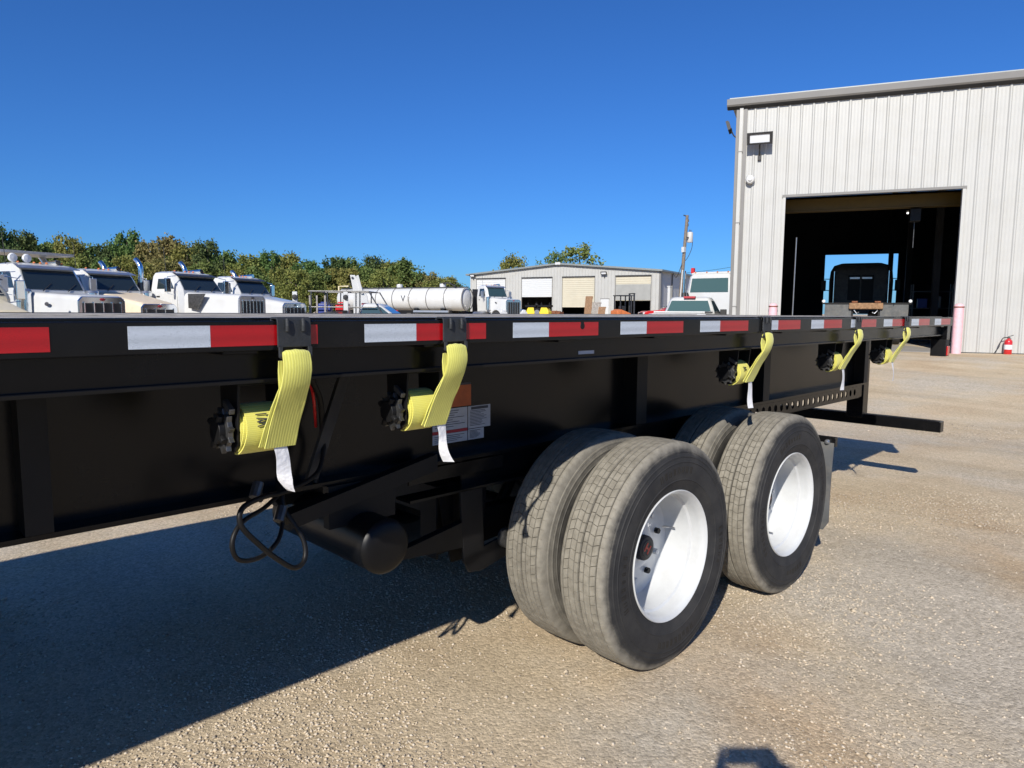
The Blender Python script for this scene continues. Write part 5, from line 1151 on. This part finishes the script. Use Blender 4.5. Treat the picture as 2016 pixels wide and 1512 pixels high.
c2 = along(.685)-rt*.10+tw_*.15; MB().box(c2.x-.16, c2.x+.16, c2.y-.12, c2.y+.12, c2.z-.22, c2.z+.22).build('meter_box', MT['white_paint'], UP, bevel=.02)
a = along(.985); MB().tube([a-rt*.3+Vector((0,0,.15)), a+rt*.12], .05, 6).build('top_bracket', MT['steel_dark'], UP)
for t in (.9, .94): MB().cyl(along(t)+rt*.15, along(t)+rt*.15+Vector((0,0,.22)), .04, n=8).build('insulator', MT['steel_dark'], UP)
MB().tube(spl([along(.78)+rt*.62, along(.70)+rt*.60, along(.62)+rt*.35, along(.58)+rt*.1]), .025, 6).build('drop_wire', MT['wire'], UP)
e = dep(1325, 537, 60)-pb; MB().tube(spl([along(.60), along(.45)-rt*.45+Vector((0,0,-.1)), e]), .03, 6).build('service_wire', MT['wire'], UP)
e = dep(1520, 505, 66)-pb; MB().tube(spl([along(.47), (along(.47)+e)/2-Vector((0,0,.25)), e]), .015, 5).build('span_wire', MT['wire'], UP)
MB().cyl(along(0.01)+tw_*.18-rt*.05, along(.50)+tw_*.16-rt*.05, .05, n=8).build('riser_conduit', MT['panel_grey'], UP)

# ================================================================ trees
def tree_mesh(seed, h, w, n, sparse=0.0, ls=.30):
    r = np.random.default_rng(seed); V = []; F = []
    nb = 80; cl = []
    for k in range(nb):
        t = r.random()**.8; z = h*(.16+.80*t); ww = w*(.35+.75*math.sin(math.pi*min(1, .18+.80*t)))*.5
        a = r.uniform(0, 6.28); q = ww*math.sqrt(r.random()); cl.append((q*math.cos(a), q*math.sin(a), z, w*r.uniform(.06, .17)*(1-.35*t)))
    cl = np.array(cl); i = 0
    idx = r.integers(0, nb, n); g = r.normal(size=(n, 3)); g /= np.linalg.norm(g, axis=1)[:, None]; rad = r.random(n)**.4
    P = cl[idx, :3]+r.normal(size=(n, 3))*(.55*cl[idx, 3])[:, None]*np.array([1, 1, 1.25])
    up = g*.7+r.normal(size=(n, 3))*.6; up /= np.linalg.norm(up, axis=1)[:, None]
    t1 = np.cross(up, r.normal(size=(n, 3))); t1 /= np.linalg.norm(t1, axis=1)[:, None]; t2 = np.cross(up, t1)
    s = ls*r.uniform(.55, 1.25, n)[:, None]
    V = np.stack([P-t1*s-t2*s*.3, P+t1*s*.2-t2*s*.75, P+t1*s+t2*s*.2, P-t1*s*.1+t2*s*.8], 1).reshape(-1, 3)
    b = MB(); b.v = V.tolist(); b.f = [(4*k, 4*k+1, 4*k+2, 4*k+3) for k in range(n)]
    tb = MB(); tb.tube([(0,0,-.3),(.1,0,h*.3),(0,.1,h*.62),(.05,0,h*.9)], [w*.05+.05, w*.04+.03, w*.022+.02, .02], 8)
    for k in range(7):
        c = cl[r.integers(0, nb)]; z0 = h*r.uniform(.25, .6); tb.tube([(0,0,z0), (c[0]*.5, c[1]*.5, (z0+c[2])/2+.2), (c[0], c[1], c[2])], [w*.018+.02, w*.012+.015, .02], 5)
    return b, tb
LM = ['leaf_dark', 'leaf_green', 'leaf_olive', 'leaf_autumn']
protos = {}
def tree(px, ytop, d, wpx, kind, shape, label, group):
    loc = dep(px, 610, d); z0 = gh(loc.x, loc.y); ht = dep(px, ytop, d).z-z0; w = wpx/FPX*d
    if shape not in protos:
        b, tb = tree_mesh(100+shape, 10.0, 7.0, 5200 if shape < 6 else 3400, ls=.19 if shape < 6 else .18)
        co = b.build('crown_template', MT['leaf_green'], None, recalc=False); to = tb.build('trunk_template', MT['bark'], None, smooth=50)
        protos[shape] = (co.data, to.data); bpy.data.objects.remove(co); bpy.data.objects.remove(to)
    T = thing('tree', label, 'tree', (loc.x, loc.y, z0-.05), random.Random(px*7+kind).uniform(0, 6), group)
    cm, tm = protos[shape]
    key = (shape, kind)
    if key not in protos: m2 = cm.copy(); m2.materials.clear(); m2.materials.append(MT[LM[kind]]); protos[key] = m2
    for nm, me in (('crown', protos[key]), ('trunk', tm)):
        o = bpy.data.objects.new(nm, me); COL.objects.link(o); o.parent = T; o.scale = (w/7.0, w/7.0, ht/10.0)
    return T
RT = random.Random(21)
NM = ['dark green', 'mid green', 'olive yellow', 'reddish brown autumn']
LMK = [(110,'the white truck with the overhead rack'),(180,'the visor of the rack truck'),(300,'the truck with the beige hood'),(400,'the cab of the truck with the ribbed grille'),(490,'the ribbed grille'),(560,'the last truck of the row'),(630,'the staked equipment trailer'),(700,'the spare tyre and the crane boom'),(780,'the pickup with the pipe rack'),(870,'the middle of the tank trailer'),(2000,'the front end of the tank')]
def tlab(pre, kd, x): return pre+NM[kd]+' tree behind '+next(t for q, t in LMK if x < q)
skyl = [(0,448),(60,462),(110,478),(145,468),(175,482),(215,485),(255,460),(300,478),(340,468),(375,482),(410,475),(450,498),(490,505),(530,498),(570,500),(610,515),(660,508),(700,512),(735,508),(770,516),(800,512),(840,538),(880,545),(905,560)]
kinds = [0,0,1,2,1,0,1,3,3,2,0,1,2,1,2,1,0,1,0,2,1,3,2,1]
n_ = 0
for (x, y), kd in zip(skyl, kinds):
    d = 84+RT.uniform(-5, 9); tree(x+RT.uniform(-4, 4), y, d, RT.uniform(64, 92), kd, n_ % 6, tlab('', kd, x), 'trees in the line behind the trucks'); n_ += 1
for x, y, kd in ((25,492,0),(85,500,1),(165,505,2),(205,512,1),(250,505,2),(285,520,2),(325,512,3),(365,515,3),(405,515,1),(440,525,2),(470,530,2),(505,528,1),(545,530,2),(585,532,2),(625,535,1),(655,530,2),(690,528,2),(725,530,1),(755,532,2),(790,530,2),(825,548,3),(860,552,2),(895,566,1),(915,572,1)):
    tree(x, y, 76+RT.uniform(-3, 5), RT.uniform(60, 84), kd, n_ % 6, tlab('shorter ', kd, x), 'shorter trees before the tree line'); n_ += 1
for x, y, w, kd, lb in ((1008,505,78,2,'thin olive tree crown showing over the left roof slope of the workshop'),(1085,497,70,1,'small green tree crown beside the larger one over the workshop ridge'),(1140,484,125,2,'broad sparse brownish tree crown over the workshop ridge'),(1360,548,40,1,'small green tree behind the workshop side wall')):
    tree(x, y, 98, w, kd, 6+n_ % 3, lb, 'trees behind the workshop'); n_ += 1
# far wood closing the gaps behind the tree line
def wood():
    r = np.random.default_rng(5); n = 42000
    px = r.uniform(-120, 945, n); d = r.uniform(96, 112, n)
    xs_ = [q[0] for q in skyl]; ys_ = [q[1]+16 for q in skyl]; topy = np.interp(px, xs_, ys_)+6*np.sin(px*.11)+5*np.sin(px*.043+1)
    ty = topy+(612-topy)*r.random(n)**1.1
    P = CAM[None]+(CF[None]+CR[None]*((px-1008)/FPX)[:, None]+CU[None]*((756-ty)/FPX)[:, None])*d[:, None]
    up = r.normal(size=(n, 3)); up /= np.linalg.norm(up, axis=1)[:, None]; t1 = np.cross(up, r.normal(size=(n, 3))); t1 /= np.linalg.norm(t1, axis=1)[:, None]; t2 = np.cross(up, t1); s = r.uniform(.22, .5, n)[:, None]
    V = np.stack([P-t1*s-t2*s*.3, P+t1*s*.2-t2*s*.75, P+t1*s+t2*s*.2, P-t1*s*.1+t2*s*.8], 1).reshape(-1, 3)
    b = MB(); b.v = V.tolist(); b.f = [(4*k, 4*k+1, 4*k+2, 4*k+3) for k in range(n)]
    tag(b.build('distant_wood', MT['leaf_green'], None, recalc=False), 'dense dark wood closing the view behind the tree line', 'wood', kind='stuff')
wood()
# ================================================================ the photographer, whose phone shades the ground
def photographer():
    f = Vector((math.sin(YAW), math.cos(YAW), 0)); rgt = Vector((math.cos(YAW), -math.sin(YAW), 0))
    ph = thing('smartphone', 'dark smartphone held level in both hands by the photographer', 'phone', Vector(CAM)-Vector(CF)*.016)
    m = Matrix(((CR[0], CU[0], CF[0]), (CR[1], CU[1], CF[1]), (CR[2], CU[2], CF[2])))
    ph.rotation_euler = m.to_euler()
    MB().box(-.078, .078, -.038, .038, -.004, .004).build('phone_body', MT['black_plastic'], ph, bevel=.003)
    MB().box(-.072, .072, -.034, .034, -.0052, -.0042).build('screen', MT['glass_dark'], ph)
    base = Vector(CAM)-f*.36; base.z = 0
    P = thing('person', 'person in a dark shirt and jeans holding a phone up with both hands', 'person', base, math.atan2(f.y, f.x))
    J = {}; E = []
    def j(n, p, r, par=None):
        J[n] = (len(J), p, r)
        if par: E.append((J[par][0], J[n][0]))
    j('pel', (0,0,.95), .135); j('sp', (.0,0,1.12), .13, 'pel'); j('ch', (.0,0,1.30), .15, 'sp'); j('nb', (.0,0,1.45), .07, 'ch'); j('nk', (.02,0,1.53), .055, 'nb'); j('hd', (.04,0,1.62), .095, 'nk'); j('ht', (.035,0,1.71), .085, 'hd')
    for s, n in ((1, 'l'), (-1, 'r')):
        j(n+'hip', (0,s*.09,.90), .10, 'pel'); j(n+'kn', (.02,s*.11,.50), .062, n+'hip'); j(n+'an', (-.01,s*.12,.10), .042, n+'kn'); j(n+'to', (.15,s*.14,.045), .04, n+'an')
        j(n+'sh', (0,s*.18,1.42), .065, 'ch'); j(n+'el', (.10,s*.26,1.20), .045, n+'sh'); j(n+'wr', (.27,s*.12,1.53), .028, n+'el'); j(n+'ha', (.32,s*.10,1.60), .030, n+'wr')
        for k, (dx, dz, r_) in enumerate(((.045,.045,.009),(.048,.030,.009),(.046,.014,.009),(.040,-.002,.008))):
            a = 'f%s%d' % (n, k); j(a, (.325+dx*.4, s*.098, 1.60+dz), r_, n+'ha'); j(a+'b', (.325+dx, s*.074, 1.602+dz), .008, a)
        j('t'+n, (.315, s*.085, 1.575), .010, n+'ha'); j('t'+n+'b', (.332, s*.060, 1.585), .009, 't'+n)
    me = bpy.data.meshes.new('body'); me.from_pydata([v[1] for v in J.values()], E, [])
    o = bpy.data.objects.new('body', me); COL.objects.link(o)
    o.modifiers.new('skin', 'SKIN').use_smooth_shade = True
    if not me.skin_vertices: 
        bm = bmesh.new(); bm.from_mesh(me); bm.verts.layers.skin.verify(); bm.to_mesh(me); bm.free()
    for v, sv in zip(J.values(), me.skin_vertices[0].data): sv.radius = (v[2], v[2])
    me.skin_vertices[0].data[0].use_root = True
    sb_ = o.modifiers.new('sub', 'SUBSURF'); sb_.levels = 1; sb_.render_levels = 1
    nm = bpy.data.meshes.new_from_object(o.evaluated_get(bpy.context.evaluated_depsgraph_get())); bpy.data.objects.remove(o)
    nm.materials.clear()
    for k in (mat('skin', (.45,.28,.20), .55), mat('shirt', (.03,.035,.05), .8, var=.2), mat('jeans', (.05,.07,.12), .85, var=.25), mat('boots', (.06,.04,.025), .7)): nm.materials.append(k)
    for p in nm.polygons:
        c = p.center; p.use_smooth = True
        p.material_index = 3 if c.z < .13 else 2 if c.z < 1.0 else 0 if (c.z > 1.49 or (c.x > .18)) else 1
    b = bpy.data.objects.new('body', nm); COL.objects.link(b); b.parent = P
    MB().ell((.0,0,1.70), .125, .105, .115, 16, 10).build('hair', MT['bark'], P, smooth=60)
    for s in (-1, 1): MB().ell((.125, s*.032, 1.665), .012, .015, .010, 10, 6).build('eye', MT['white_paint'], P, smooth=60); MB().ell((.035, s*.095, 1.64), .02, .012, .032, 10, 6).build('ear', MT['skin'], P, smooth=60)
    MB().ell((.14, 0, 1.635), .018, .014, .026, 10, 6).build('nose', MT['skin'], P, smooth=60); MB().ell((.125, 0, 1.590), .010, .026, .008, 10, 6).build('mouth', MT['decal_red'], P, smooth=60)
photographer()
